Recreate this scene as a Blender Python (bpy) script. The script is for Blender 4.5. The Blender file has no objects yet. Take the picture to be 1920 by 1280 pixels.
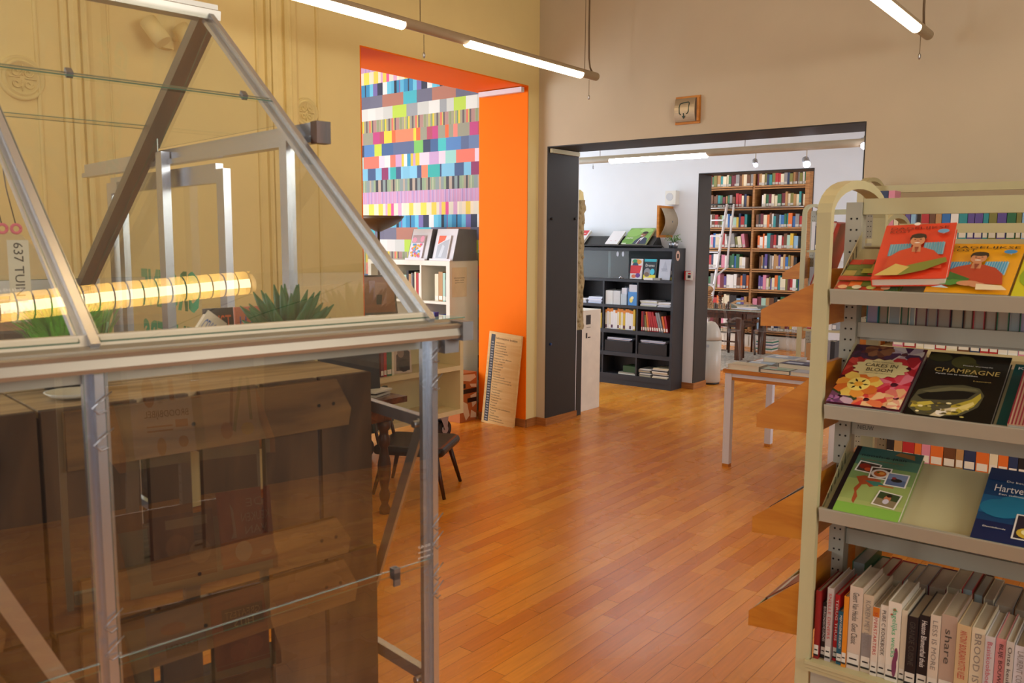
import bpy, bmesh, math, random
from mathutils import Vector, Matrix
R = math.radians
rnd = random.Random(7)
S = bpy.context.scene
C = S.collection

# ------------------------------------------------------------------ camera, world, lights, exposure
cam_d = bpy.data.cameras.new('camera'); cam = bpy.data.objects.new('camera', cam_d); C.objects.link(cam)
cam_d.sensor_fit = 'HORIZONTAL'; cam_d.sensor_width = 36.0; cam_d.lens = 1580.08 / 1920 * 36.0
cam_d.clip_start = 0.05; cam_d.clip_end = 100
YAW, PITCH, ROLL = -0.673044, 0.119419, -0.0060259
fw = Vector((math.sin(YAW) * math.cos(PITCH), math.cos(YAW) * math.cos(PITCH), -math.sin(PITCH)))
rt = Vector((math.cos(YAW), -math.sin(YAW), 0)); dn = fw.cross(rt)
r2 = math.cos(ROLL) * rt + math.sin(ROLL) * dn; d2 = -math.sin(ROLL) * rt + math.cos(ROLL) * dn
M = Matrix((r2, -d2, -fw)).transposed().to_4x4(); M.translation = Vector((0, 0, 1.62))
cam.matrix_world = M
cam_d.dof.use_dof = True; cam_d.dof.focus_distance = 6.5; cam_d.dof.aperture_fstop = 9.0
S.camera = cam
S.view_settings.view_transform = 'Standard'; S.view_settings.look = 'None'
S.view_settings.gamma = 1.0; S.view_settings.use_curve_mapping = False
S.view_settings.exposure = 0.16
S.cycles.transparent_max_bounces = 32
S.cycles.max_bounces = 8; S.cycles.diffuse_bounces = 4; S.cycles.glossy_bounces = 4
S.cycles.sample_clamp_indirect = 6.0

w = bpy.data.worlds.new('World'); S.world = w; w.use_nodes = True
w.node_tree.nodes['Background'].inputs[0].default_value = (0.75, 0.87, 1.0, 1); w.node_tree.nodes['Background'].inputs[1].default_value = 0.6

def area(name, loc, direction, sx, sy, power, col):
    l = bpy.data.lights.new(name, 'AREA'); l.shape = 'RECTANGLE'; l.size = sx; l.size_y = sy; l.energy = power; l.color = col
    o = bpy.data.objects.new(name, l); C.objects.link(o); o.location = loc
    o.rotation_euler = Vector(direction).to_track_quat('-Z', 'Y').to_euler(); return o
DAY = (0.70, 0.85, 1.0)
area('daylight_main', (0.6, -2.85, 1.9), (-0.35, 1, -0.03), 4.2, 2.4, 84, (0.95, 0.95, 1.0))
area('daylight_side', (2.9, 2.2, 2.3), (-1, 0.16, -0.22), 2.8, 1.3, 128, (1.0, 0.94, 0.84))
area('fill_behind', (-4.3, -1.6, 2.0), (1, 0.25, -0.05), 1.9, 2.3, 150, (0.9, 0.95, 1.0))  # added unseen window light, brightens the covers mirrored in the greenhouse
area('daylight_passage', (-8.3, 7.35, 1.9), (1, 0, -0.05), 1.6, 2.6, 118, DAY)
area('daylight_alcove', (-6.7, 2.12, 1.8), (0.12, 1, -0.05), 2.6, 2.3, 150, (0.82, 0.9, 1.0))
area('daylight_library', (-8.3, 10.4, 1.9), (1, 0.12, -0.05), 3.0, 2.4, 135, (0.9, 0.95, 1.0))
area('daylight_library_east', (0.8, 10.6, 1.9), (-1, 0.3, -0.05), 2.6, 2.2, 90, (0.95, 0.97, 1.0))
area('passage_east_fill', (1.8, 7.35, 1.9), (-1, 0, -0.1), 1.6, 2.4, 55, (0.9, 0.93, 1.0))  # added fill lamp for the passage, no window behind it
LAMP_WARM = (1.0, 0.78, 0.48); LAMP_COOL = (0.93, 0.95, 1.0)
LAMP_S = 9.5

# ------------------------------------------------------------------ materials
def hexc(h):
    h = h.lstrip('#'); v = [int(h[i:i + 2], 16) / 255 for i in (0, 2, 4)]
    return tuple(((c + 0.055) / 1.055) ** 2.4 if c > 0.04045 else c / 12.92 for c in v)
def new_mat(name):
    m = bpy.data.materials.new(name); m.use_nodes = True
    return m, m.node_tree.nodes, m.node_tree.links, m.node_tree.nodes['Principled BSDF']
def plain(name, col, rough=0.5, metal=0.0, var=0.06, scale=9.0, bump=0.0, coat=0.0, spec=None, stretch=(1, 1, 1)):
    m, N, L, b = new_mat(name); c = hexc(col) if isinstance(col, str) else col
    tc = N.new('ShaderNodeTexCoord'); mp = N.new('ShaderNodeMapping'); mp.inputs['Scale'].default_value = stretch
    nz = N.new('ShaderNodeTexNoise'); nz.inputs['Scale'].default_value = scale; nz.inputs['Detail'].default_value = 4
    L.new(tc.outputs['Object'], mp.inputs[0]); L.new(mp.outputs[0], nz.inputs['Vector'])
    rp = N.new('ShaderNodeValToRGB'); rp.color_ramp.elements[0].position = 0.3; rp.color_ramp.elements[1].position = 0.7
    rp.color_ramp.elements[0].color = tuple(x * (1 - var) for x in c) + (1,); rp.color_ramp.elements[1].color = tuple(min(1, x * (1 + var)) for x in c) + (1,)
    L.new(nz.outputs['Fac'], rp.inputs[0]); L.new(rp.outputs[0], b.inputs['Base Color'])
    b.inputs['Roughness'].default_value = rough; b.inputs['Metallic'].default_value = metal
    if coat: b.inputs['Coat Weight'].default_value = coat; b.inputs['Coat Roughness'].default_value = 0.1
    if spec is not None: b.inputs['Specular IOR Level'].default_value = spec
    if bump:
        bp = N.new('ShaderNodeBump'); bp.inputs['Strength'].default_value = bump; bp.inputs['Distance'].default_value = 0.01
        L.new(nz.outputs['Fac'], bp.inputs['Height']); L.new(bp.outputs[0], b.inputs['Normal'])
    return m
def woodm(name, c1, c2, stretch=(3, 40, 40), rough=0.45, coat=0.0, bump=0.05):
    m, N, L, b = new_mat(name)
    tc = N.new('ShaderNodeTexCoord'); mp = N.new('ShaderNodeMapping'); mp.inputs['Scale'].default_value = stretch
    nz = N.new('ShaderNodeTexNoise'); nz.inputs['Scale'].default_value = 1.0; nz.inputs['Detail'].default_value = 6; nz.inputs['Distortion'].default_value = 0.6
    L.new(tc.outputs['Object'], mp.inputs[0]); L.new(mp.outputs[0], nz.inputs['Vector'])
    rp = N.new('ShaderNodeValToRGB'); rp.color_ramp.elements[0].position = 0.32; rp.color_ramp.elements[1].position = 0.68
    rp.color_ramp.elements[0].color = hexc(c1) + (1,); rp.color_ramp.elements[1].color = hexc(c2) + (1,)
    L.new(nz.outputs['Fac'], rp.inputs[0]); L.new(rp.outputs[0], b.inputs['Base Color'])
    b.inputs['Roughness'].default_value = rough
    if coat: b.inputs['Coat Weight'].default_value = coat
    if bump:
        bp = N.new('ShaderNodeBump'); bp.inputs['Strength'].default_value = bump; bp.inputs['Distance'].default_value = 0.01
        L.new(nz.outputs['Fac'], bp.inputs['Height']); L.new(bp.outputs[0], b.inputs['Normal'])
    return m
PLANK_TONES = ['#dc8828', '#e28f2b', '#d88325', '#e69733', '#de8b28', '#d37d22', '#e18e2a', '#e89a36']
def floorm(name, by_object):
    m, N, L, b = new_mat(name)
    geo = N.new('ShaderNodeNewGeometry'); mp = N.new('ShaderNodeMapping'); mp.inputs['Scale'].default_value = (70, 5, 1)
    nz = N.new('ShaderNodeTexNoise'); nz.inputs['Scale'].default_value = 1.0; nz.inputs['Detail'].default_value = 5
    L.new(geo.outputs['Position'], mp.inputs[0]); L.new(mp.outputs[0], nz.inputs['Vector'])
    if by_object:
        oi = N.new('ShaderNodeObjectInfo'); rp = N.new('ShaderNodeValToRGB'); rp.color_ramp.interpolation = 'CONSTANT'
        e = rp.color_ramp.elements; e[0].color = hexc(PLANK_TONES[0]) + (1,); e[1].position = 1 / 8; e[1].color = hexc(PLANK_TONES[1]) + (1,)
        for i in range(2, 8): q = e.new(i / 8); q.color = hexc(PLANK_TONES[i]) + (1,)
        L.new(oi.outputs['Random'], rp.inputs[0]); base = rp.outputs[0]
    else:
        at = N.new('ShaderNodeAttribute'); at.attribute_name = 'Col'; base = at.outputs['Color']
    hs = N.new('ShaderNodeHueSaturation'); mr = N.new('ShaderNodeMapRange')
    mr.inputs[3].default_value = 0.8; mr.inputs[4].default_value = 1.2
    L.new(nz.outputs['Fac'], mr.inputs[0]); L.new(mr.outputs[0], hs.inputs['Value']); L.new(base, hs.inputs['Color']); L.new(hs.outputs[0], b.inputs['Base Color'])
    n2 = N.new('ShaderNodeTexNoise'); n2.inputs['Scale'].default_value = 3.0; L.new(geo.outputs['Position'], n2.inputs['Vector'])
    m2 = N.new('ShaderNodeMapRange'); m2.inputs[3].default_value = 0.2; m2.inputs[4].default_value = 0.34
    L.new(n2.outputs['Fac'], m2.inputs[0]); L.new(m2.outputs[0], b.inputs['Roughness'])
    b.inputs['Specular IOR Level'].default_value = 0.5
    return m
def printm(name, rough, coat=0.0):
    m, N, L, b = new_mat(name); at = N.new('ShaderNodeAttribute'); at.attribute_name = 'Col'
    L.new(at.outputs['Color'], b.inputs['Base Color']); b.inputs['Roughness'].default_value = rough
    if coat: b.inputs['Coat Weight'].default_value = coat; b.inputs['Coat Roughness'].default_value = 0.15
    return m
def glassm(name, tint, ior=1.45, haze=0.0, wavy=0.0):
    m, N, L, b = new_mat(name); N.remove(b); out = N['Material Output']
    tr = N.new('ShaderNodeBsdfTransparent'); tr.inputs[0].default_value = tint + (1,)
    gl = N.new('ShaderNodeBsdfGlossy'); gl.inputs['Roughness'].default_value = 0.0
    fr = N.new('ShaderNodeFresnel'); fr.inputs['IOR'].default_value = ior
    gm = N.new('ShaderNodeNewGeometry'); iv = N.new('ShaderNodeMath'); iv.operation = 'SUBTRACT'; iv.inputs[0].default_value = 1.0; L.new(gm.outputs['Backfacing'], iv.inputs[1])
    ml = N.new('ShaderNodeMath'); ml.operation = 'MULTIPLY'; L.new(fr.outputs[0], ml.inputs[0]); L.new(iv.outputs[0], ml.inputs[1])
    mx = N.new('ShaderNodeMixShader'); L.new(ml.outputs[0], mx.inputs[0]); L.new(tr.outputs[0], mx.inputs[1]); L.new(gl.outputs[0], mx.inputs[2])
    if wavy:
        tc = N.new('ShaderNodeTexCoord'); nz = N.new('ShaderNodeTexNoise'); nz.inputs['Scale'].default_value = 5.0; nz.inputs['Detail'].default_value = 0; bp = N.new('ShaderNodeBump'); bp.inputs['Strength'].default_value = 1.0; bp.inputs['Distance'].default_value = wavy
        L.new(tc.outputs['Object'], nz.inputs['Vector']); L.new(nz.outputs['Fac'], bp.inputs['Height']); L.new(bp.outputs[0], gl.inputs['Normal'])
    last = mx
    if haze:
        df = N.new('ShaderNodeBsdfDiffuse'); df.inputs[0].default_value = (0.8, 0.8, 0.78, 1)
        m2 = N.new('ShaderNodeMixShader'); m2.inputs[0].default_value = haze
        L.new(mx.outputs[0], m2.inputs[1]); L.new(df.outputs[0], m2.inputs[2]); last = m2
    L.new(last.outputs[0], out.inputs['Surface']); return m
def emitm(name, col, strength):
    m, N, L, b = new_mat(name); b.inputs['Base Color'].default_value = (0.9, 0.9, 0.9, 1)
    b.inputs['Emission Color'].default_value = col + (1,); b.inputs['Emission Strength'].default_value = strength; return m

m_wall = plain('cream_paint', '#c6b79c', 0.75, var=0.03, scale=2.5)
m_wall_l = plain('yellow_cream_paint', '#ecda9c', 0.7, var=0.03, scale=2.5)
m_white = plain('white_paint', '#e6e6e8', 0.75, var=0.02, scale=2.5)
m_ceil = plain('ceiling_paint', '#e2d3b4', 0.85, var=0.02)
m_orange = plain('orange_paint', '#ff7a00', 0.6, var=0.02, scale=3, spec=0.15)
m_dark = plain('charcoal_paint', '#2a2826', 0.6, var=0.05)
m_skirt = woodm('skirting_wood', '#8f5523', '#b5763a', (4, 4, 60))
m_floor_o = floorm('parquet_strip', True); m_floor_s = floorm('parquet_field', False)
m_sub = plain('subfloor', '#4a2408', 0.7)
m_print = printm('printed_paper', 0.42); m_gloss = printm('laminated_print', 0.3, 0.25); m_wallp = printm('wallpaper_print', 0.7)
m_alu = plain('aluminium', '#c2c8d2', 0.26, 0.85, var=0.02, scale=6)
m_alu_d = plain('dull_aluminium', '#b0aca4', 0.34, 0.8, var=0.08, scale=6)
m_eave = plain('eave_aluminium', '#d8d0bc', 0.4, 0.35, var=0.05, scale=6)  # aluminium; warm light caught by the eave strip is put into the colour
m_bard = plain('dark_aluminium', '#6f685c', 0.4, 0.7, var=0.06)
m_steel = plain('galvanised_steel', '#8b8b8e', 0.45, 0.9, var=0.12, scale=14)
m_glass = glassm('greenhouse_glass', (0.97, 0.98, 0.965), 2.05, 0.005, 0.0004)
m_edge = plain('glass_edge', '#5f7d68', 0.15)
m_pglass = glassm('clear_plastic', (0.93, 0.94, 0.95), 1.35, 0.05)
m_caseglass = glassm('cabinet_glass', (0.88, 0.95, 0.95), 1.9, 0.03)
m_crate = woodm('shaded_weathered_wood', '#33200e', '#573b20', (14, 60, 3), 0.75, bump=0.35)  # crate wood darkened: the shade on the crates is put into the colour
m_crate_h = woodm('shaded_weathered_batten', '#4e3316', '#7a562a', (3, 60, 30), 0.75, bump=0.35)  # batten wood, with the same shade put into its colour
m_crate_t = woodm('lit_top_wood', '#9a8262', '#c0a57c', (4, 40, 30), 0.8, bump=0.3)  # lighter copy of the crate wood, light on the top faces painted in
m_ivory = plain('ivory_enamel', '#bcb388', 0.38, var=0.03)
m_ivory_g = plain('grey_ivory_enamel', '#a8a491', 0.42, var=0.03)
m_hole = plain('dark_hole', '#1d1710', 0.9)
m_beech = woodm('beech_veneer', '#b86c16', '#cc8426', (6, 6, 40), 0.42)
m_whiteu = plain('white_laminate', '#e4dfd3', 0.4, var=0.02)
m_cream = plain('cream_laminate', '#e3d3a3', 0.45, var=0.02)
m_blackl = plain('black_brown_laminate', '#2d2e33', 0.5, var=0.06)
m_black = plain('black_plastic', '#17171a', 0.4)
m_blacks = plain('black_satin', '#1b1a1c', 0.35)
m_grey = plain('grey_plastic', '#6d6d70', 0.45)
m_oak = woodm('oak_shelf_wood', '#8d5f33', '#bb8850', (5, 5, 60), 0.5)
m_oakd = plain('dark_oak_back', '#4f3621', 0.7)
m_whitem = plain('white_steel', '#dcdbe2', 0.4, var=0.02)
m_leg = woodm('walnut_wood', '#2f170b', '#5a3018', (30, 30, 4), 0.35)
m_mahog = woodm('mahogany_wood', '#4a2410', '#7d4424', (4, 30, 30), 0.22, 0.3)
m_cham = plain('black_leather', '#181415', 0.35, bump=0.1, scale=60)
m_pale = woodm('pale_plywood', '#dcb068', '#e8c684', (3, 30, 30), 0.5)
m_ink = plain('dark_ink', '#2c1c10', 0.6)
m_inkb = plain('black_ink', '#131316', 0.6)
m_inkw = plain('white_ink', '#ece8e0', 0.6)
m_paper = plain('paper', '#e8e3d6', 0.7)
m_card = plain('brown_cardboard', '#b0622c', 0.75)
m_binw = plain('white_enamel', '#cbc9c2', 0.3, var=0.02)
m_leaf = plain('leaf_green', '#6a9a48', 0.5, var=0.3, scale=30)
m_succ = plain('succulent_green', '#2f6a3c', 0.45, var=0.2, scale=20)
m_grass = plain('bright_green_grass', '#4fb824', 0.55, var=0.3, scale=40)
m_pot = plain('mauve_pot', '#5a4a5e', 0.5)
m_potg = plain('grey_pot', '#8d8583', 0.6)
m_tin = plain('tin_metal', '#b0b0b4', 0.3, 0.9)
m_bronze = plain('dark_bronze', '#4d3a25', 0.4, 0.4)
m_red = plain('red_plastic', '#c41d1d', 0.4)
m_green_v = plain('green_vinyl', '#0cb880', 0.5)
m_rug = plain('grey_rug', '#a9a092', 0.95, var=0.35, scale=30)
m_stone = plain('weathered_plaster', '#a8946c', 0.9, var=0.25, scale=18, bump=0.6)
m_plaster = plain('cream_plaster', '#e8d698', 0.75, var=0.04, scale=10)
m_sign = plain('brushed_sign_metal', '#b3a48c', 0.35, 0.6)
m_signg = plain('dark_green_ink', '#1d3d33', 0.6)
m_chess = woodm('boxwood', '#8a5a34', '#c79b6a', (20, 20, 20))
m_tube_on = emitm('lit_tube_warm', LAMP_WARM, LAMP_S); m_tube_cool = emitm('lit_tube_cool', LAMP_COOL, 18.0)
m_spot_on = emitm('lit_spot', (0.85, 0.85, 1.0), 25.0)
m_house = plain('lamp_housing', '#b3a184', 0.45)
m_cable = plain('lamp_cable', '#6b563a', 0.6)
m_velcro = plain('grey_green_cloth', '#2d3b33', 0.9)

# ------------------------------------------------------------------ mesh builder
class MB:
    def __init__(s): s.v = []; s.f = []; s.m = []; s.c = []; s.cur = 0; s.col = None; s.smooth = []
    def face(s, idx, smooth=False): s.f.append(idx); s.m.append(s.cur); s.c.append(s.col); s.smooth.append(smooth)
    def hexa(s, p):
        n = len(s.v); s.v += [tuple(q) for q in p]
        for q in ((0, 3, 2, 1), (4, 5, 6, 7), (0, 1, 5, 4), (1, 2, 6, 5), (2, 3, 7, 6), (3, 0, 4, 7)): s.face([n + i for i in q])
    def box(s, x0, x1, y0, y1, z0, z1):
        s.hexa([(x0, y0, z0), (x1, y0, z0), (x1, y1, z0), (x0, y1, z0), (x0, y0, z1), (x1, y0, z1), (x1, y1, z1), (x0, y1, z1)])
        return s
    def poly(s, pts): n = len(s.v); s.v += [tuple(p) for p in pts]; s.face(list(range(n, n + len(pts)))); return s
    def prism(s, pts, ext):
        """pts: planar loop in 3-D, ext: extrusion vector"""
        n = len(s.v); k = len(pts); e = Vector(ext); s.v += [tuple(p) for p in pts]; s.v += [tuple(Vector(p) + e) for p in pts]
        s.face(list(range(n + k - 1, n - 1, -1))); s.face(list(range(n + k, n + 2 * k)))
        for i in range(k): j = (i + 1) % k; s.face([n + i, n + j, n + k + j, n + k + i])
        return s
    def extr(s, p0, p1, prof, up=(0, 0, 1)):
        p0 = Vector(p0); p1 = Vector(p1); d = (p1 - p0).normalized(); u = Vector(up); sd = d.cross(u)
        if sd.length < 1e-5: sd = d.cross(Vector((0, 1, 0)))
        sd.normalize(); u = sd.cross(d)
        return s.prism([p0 + sd * a + u * b for a, b in prof], p1 - p0)
    def bar(s, p0, p1, w, h=None, up=(0, 0, 1)):
        h = h or w; return s.extr(p0, p1, [(-w / 2, -h / 2), (w / 2, -h / 2), (w / 2, h / 2), (-w / 2, h / 2)], up)
    def tube(s, path, r, n=8, closed=False, smooth=True):
        path = [Vector(p) for p in path]; K = len(path); base = len(s.v); nrm = None
        for i, p in enumerate(path):
            d = (path[min(i + 1, K - 1)] - path[max(i - 1, 0)]).normalized()
            if nrm is None:
                nrm = d.cross(Vector((0, 0, 1)));
                if nrm.length < 1e-4: nrm = d.cross(Vector((0, 1, 0)))
            nrm = (nrm - d * nrm.dot(d)).normalized(); b = d.cross(nrm)
            rr = r[i] if isinstance(r, (list, tuple)) else r
            for k in range(n): a = 2 * math.pi * k / n; s.v.append(tuple(p + (nrm * math.cos(a) + b * math.sin(a)) * rr))
        for i in range(K - 1):
            for k in range(n): k2 = (k + 1) % n; s.face([base + i * n + k, base + i * n + k2, base + (i + 1) * n + k2, base + (i + 1) * n + k], smooth)
        s.face([base + k for k in range(n - 1, -1, -1)]); s.face([base + (K - 1) * n + k for k in range(n)]); return s
    def lathe(s, prof, c=(0, 0, 0), n=16, smooth=True, sx=1, sy=1):
        base = len(s.v); K = len(prof)
        for r, z in prof:
            for k in range(n): a = 2 * math.pi * k / n; s.v.append((c[0] + sx * r * math.cos(a), c[1] + sy * r * math.sin(a), c[2] + z))
        for i in range(K - 1):
            for k in range(n): k2 = (k + 1) % n; s.face([base + i * n + k, base + i * n + k2, base + (i + 1) * n + k2, base + (i + 1) * n + k], smooth)
        if prof[0][0] > 1e-4: s.face([base + k for k in range(n - 1, -1, -1)])
        if prof[-1][0] > 1e-4: s.face([base + (K - 1) * n + k for k in range(n)])
        return s
    def sweep(s, path, w, t, side=(1, 0, 0)):
        """rectangular section swept along a path lying in the plane normal to SIDE"""
        sd = Vector(side).normalized(); base = len(s.v); path = [Vector(p) for p in path]; K = len(path)
        for i, p in enumerate(path):
            d = (path[min(i + 1, K - 1)] - path[max(i - 1, 0)]).normalized(); nr = sd.cross(d).normalized()
            for a, b in ((-1, -1), (1, -1), (1, 1), (-1, 1)): s.v.append(tuple(p + sd * (a * w / 2) + nr * (b * t / 2)))
        for i in range(K - 1):
            for k in range(4): k2 = (k + 1) % 4; s.face([base + i * 4 + k, base + i * 4 + k2, base + (i + 1) * 4 + k2, base + (i + 1) * 4 + k])
        s.face([base + k for k in (3, 2, 1, 0)]); s.face([base + (K - 1) * 4 + k for k in range(4)]); return s
    def mesh(s, name, mats):
        me = bpy.data.meshes.new(name); me.from_pydata(s.v, [], s.f)
        if not isinstance(mats, (list, tuple)): mats = [mats]
        for q in mats: me.materials.append(q)
        me.polygons.foreach_set('material_index', s.m); me.polygons.foreach_set('use_smooth', s.smooth)
        if any(c is not None for c in s.c):
            at = me.color_attributes.new('Col', 'FLOAT_COLOR', 'CORNER'); buf = []
            for f, c in zip(s.f, s.c): buf += list((c or (0.5, 0.5, 0.5)) + (1.0,)) * len(f)
            at.data.foreach_set('color', buf)
        me.update(); return me
    def build(s, name, mats, parent=None, loc=None, rot=None, fix=True):
        me = s.mesh(name, mats)
        if fix:
            bm = bmesh.new(); bm.from_mesh(me); bmesh.ops.recalc_face_normals(bm, faces=bm.faces); bm.to_mesh(me); bm.free()
        return link(name, me, parent, loc, rot)
def link(name, me, parent=None, loc=None, rot=None):
    o = bpy.data.objects.new(name, me); C.objects.link(o)
    if parent: o.parent = parent
    if loc is not None: o.location = loc
    if rot is not None: o.rotation_euler = rot
    return o
def tag(o, label, cat, group=None):
    o['label'] = label; o['category'] = cat
    if group: o['group'] = group
    return o
def thing(name, label, cat, loc=(0, 0, 0), rz=0.0, group=None):
    o = bpy.data.objects.new(name, None); C.objects.link(o); o.location = loc; o.rotation_euler = (0, 0, rz); o.empty_display_size = 0.1
    return tag(o, label, cat, group)
def struct(o): o['kind'] = 'structure'; return o
def stuff(o): o['kind'] = 'stuff'; return o
def B(name, mats, parent, *boxes):
    m = MB()
    for b in boxes: m.box(*b)
    return m.build(name, mats, parent)
def copy_tree(o, loc, rz=None):
    c = o.copy(); C.objects.link(c); c.location = loc
    if rz is not None: c.rotation_euler = (0, 0, rz)
    for ch in o.children:
        d = ch.copy(); C.objects.link(d); d.parent = c
        for g in ch.children: e = g.copy(); C.objects.link(e); e.parent = d
    return c
def text(name, body, mat, parent, origin, xd, yd, width=None, height=None, align='C', bold=0.0):
    """flat lettering; origin is the middle of the text box (align C) or its lower left corner (align L)"""
    cu = bpy.data.curves.new('lettering', 'FONT'); cu.body = body; cu.size = 1.0; cu.resolution_u = 2; cu.fill_mode = 'FRONT'; cu.offset = bold
    t = bpy.data.objects.new('lettering', cu); me = bpy.data.meshes.new_from_object(t)
    bpy.data.objects.remove(t); bpy.data.curves.remove(cu)
    if not me.vertices: return None
    xs = [v.co.x for v in me.vertices]; ys = [v.co.y for v in me.vertices]
    x0, x1, y0, y1 = min(xs), max(xs), min(ys), max(ys)
    sx = (width / (x1 - x0)) if width else None; sy = (height / (y1 - y0)) if height else None
    if sx is None: sx = sy
    if sy is None: sy = sx
    X = Vector(xd).normalized(); Y = Vector(yd).normalized(); O = Vector(origin)
    ax, ay = ((x0 + x1) / 2, (y0 + y1) / 2) if align == 'C' else (x0, y0)
    for v in me.vertices: v.co = O + X * ((v.co.x - ax) * sx) + Y * ((v.co.y - ay) * sy)
    me.materials.clear(); me.materials.append(mat); me.update()
    return link(name, me, parent)
def ell(cx, cy, rx, ry, n=14, a0=0.0, a1=2 * math.pi):
    full = abs(a1 - a0 - 2 * math.pi) < 1e-6
    return [(cx + rx * math.cos(a0 + (a1 - a0) * i / (n if full else n - 1)), cy + ry * math.sin(a0 + (a1 - a0) * i / (n if full else n - 1))) for i in range(n)]
def rc(x0, y0, x1, y1): return [(x0, y0), (x1, y0), (x1, y1), (x0, y1)]
def prints(name, parent, polys, fr, z0=0.0006, mat=None, dz=0.00025):
    """flat colour print: polys = [(hex, [(x,y)..])], fr = (origin, xdir, ydir, normal)"""
    o, x, y, n = [Vector(q) for q in fr]; mb = MB()
    for i, (h, pts) in enumerate(polys):
        mb.col = hexc(h); mb.poly([o + x * a + y * b + n * (z0 + dz * i) for a, b in pts])
    return mb.build(name, mat or m_print, parent, fix=False)

# ------------------------------------------------------------------ room shell
XL, YB = -4.41, 5.88
o = struct(B('wall_left', m_wall_l, None, (-4.94, XL, -3.0, 3.89, 0, 4.2), (-4.94, XL, 3.89, 5.73, 2.90, 4.2), (-4.94, XL, 5.73, YB, 0, 4.2)))
struct(B('trim_1', m_orange, None, (-4.945, XL + .001, 5.722, 5.731, 0, 2.9), (-4.945, XL + .001, 3.889, 3.898, 0, 2.9), (-4.945, XL + .001, 3.898, 5.722, 2.892, 2.901)))
struct(B('wall_back', m_wall, None, (-4.94, -4.315, YB, 6.34, 0, 4.2), (-1.72, 3.0, YB, 6.34, 0, 4.2), (-4.315, -1.72, YB, 6.34, 2.41, 4.2)))
struct(B('trim_2', m_dark, None, (-4.316, -4.308, YB - .001, 6.342, 0, 2.41), (-1.727, -1.719, YB - .001, 6.342, 0, 2.41), (-4.308, -1.727, YB - .001, 6.342, 2.402, 2.411)))
struct(B('wall_passage', m_white, None, (-8.5, -4.165, 8.42, 8.72, 0, 4.2), (-2.93, 2.0, 8.42, 8.72, 0, 4.2), (-4.165, -2.93, 8.42, 8.72, 2.343, 4.2)))
struct(B('trim_3', m_dark, None, (-4.166, -4.158, 8.418, 8.722, 0, 2.343), (-2.937, -2.929, 8.418, 8.722, 0, 2.343), (-4.158, -2.937, 8.418, 8.722, 2.335, 2.344)))
struct(B('wall_passage_near', m_white, None, (-8.5, -4.94, 6.06, 6.36, 0, 4.2), (-4.94, -4.315, 6.34, 6.36, 0, 4.2), (-1.72, 2.0, 6.34, 6.36, 0, 4.2), (-4.315, -1.72, 6.34, 6.36, 2.41, 4.2)))
struct(B('wall_library', m_white, None, (-8.5, 1.0, 12.66, 12.9, 0, 4.2)))
m_dim_wall = woodm('dimmed_wall', '#3a2a1c', '#54402c', (20, 20, 2), .6)  # unseen walls coloured dark to dim the glass reflections and bounce light
struct(B('wall_right', m_dim_wall, None, (3.0, 3.2, -3.0, 6.34, 0, 4.2)))
struct(B('wall_front', m_dim_wall, None, (-8.7, 3.2, -3.2, -3.0, 0, 4.2)))
struct(B('wall_far_left', m_white, None, (-8.7, -8.5, -3.0, 12.9, 0, 4.2)))
struct(B('wall_alcove', m_white, None, (-8.5, -4.94, 1.8, 2.0, 0, 4.2)))
struct(B('wall_passage_right', m_white, None, (2.0, 2.2, 6.34, 8.72, 0, 4.2)))
struct(B('wall_library_right', m_white, None, (1.0, 1.2, 8.72, 12.9, 0, 4.2)))
struct(B('ceiling', m_ceil, None, (-8.7, 3.2, -3.2, 12.9, 4.2, 4.35)))
# window frames on the solid unseen walls, added around the area lamps
def window(i, x0, x1, y0, y1, z0, z1, axis):
    fr = MB()
    t = .05
    if axis == 'x':
        for a in (z0, (z0 + z1) / 2, z1): fr.box(x0, x1, y0, y1, a - t / 2, a + t / 2)
        for a in (y0, (y0 + y1) / 2, y1): fr.box(x0, x1, a - t / 2, a + t / 2, z0, z1)
    else:
        for a in (z0, (z0 + z1) / 2, z1): fr.box(x0, x1, y0, y1, a - t / 2, a + t / 2)
        for a in (x0, (x0 + x1) / 2, x1): fr.box(a - t / 2, a + t / 2, y0, y1, z0, z1)
    struct(fr.build('window_%d' % i, m_whiteu))
window(1, -8.5, -8.46, 6.5, 8.2, .6, 3.2, 'x'); window(2, -8.0, -5.4, 2.0, 2.04, .6, 3.0, 'y'); window(6, XL, XL + .04, -2.6, -.6, .8, 3.2, 'x'); window(3, -1.5, 2.7, -3.0, -2.96, .7, 3.1, 'y')
window(4, 2.96, 3.0, .8, 3.6, 1.6, 3.0, 'x'); window(5, .96, 1.0, 9.1, 12.1, .7, 3.1, 'x'); window(7, -8.5, -8.46, 8.9, 11.9, .7, 3.1, 'x')
# skirting boards
BH = .068
struct(B('baseboard_left', m_skirt, None, (XL, XL + .013, -3, 3.89, 0, BH), (XL, XL + .013, 5.715, YB, 0, BH), (-4.94, XL + .013, 5.709, 5.722, 0, BH), (-4.94, XL + .013, 3.898, 3.911, 0, BH)))
struct(B('baseboard_back', m_skirt, None, (XL + .013, -4.295, YB - .013, YB, 0, BH), (-1.74, 3, YB - .013, YB, 0, BH), (-4.308, -4.295, YB, 6.352, 0, BH), (-1.74, -1.727, YB, 6.352, 0, BH)))
struct(B('baseboard_passage', m_skirt, None, (-8.5, -4.145, 8.407, 8.42, 0, BH), (-4.158, -4.145, 8.42, 8.72, 0, BH), (-2.95, 2, 8.407, 8.42, 0, BH)))
struct(B('baseboard_library', m_skirt, None, (-8.5, 1, 12.645, 12.66, 0, .09)))
struct(B('baseboard_alcove', m_skirt, None, (-8.5, -4.94, 6.047, 6.06, 0, BH)))
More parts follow.
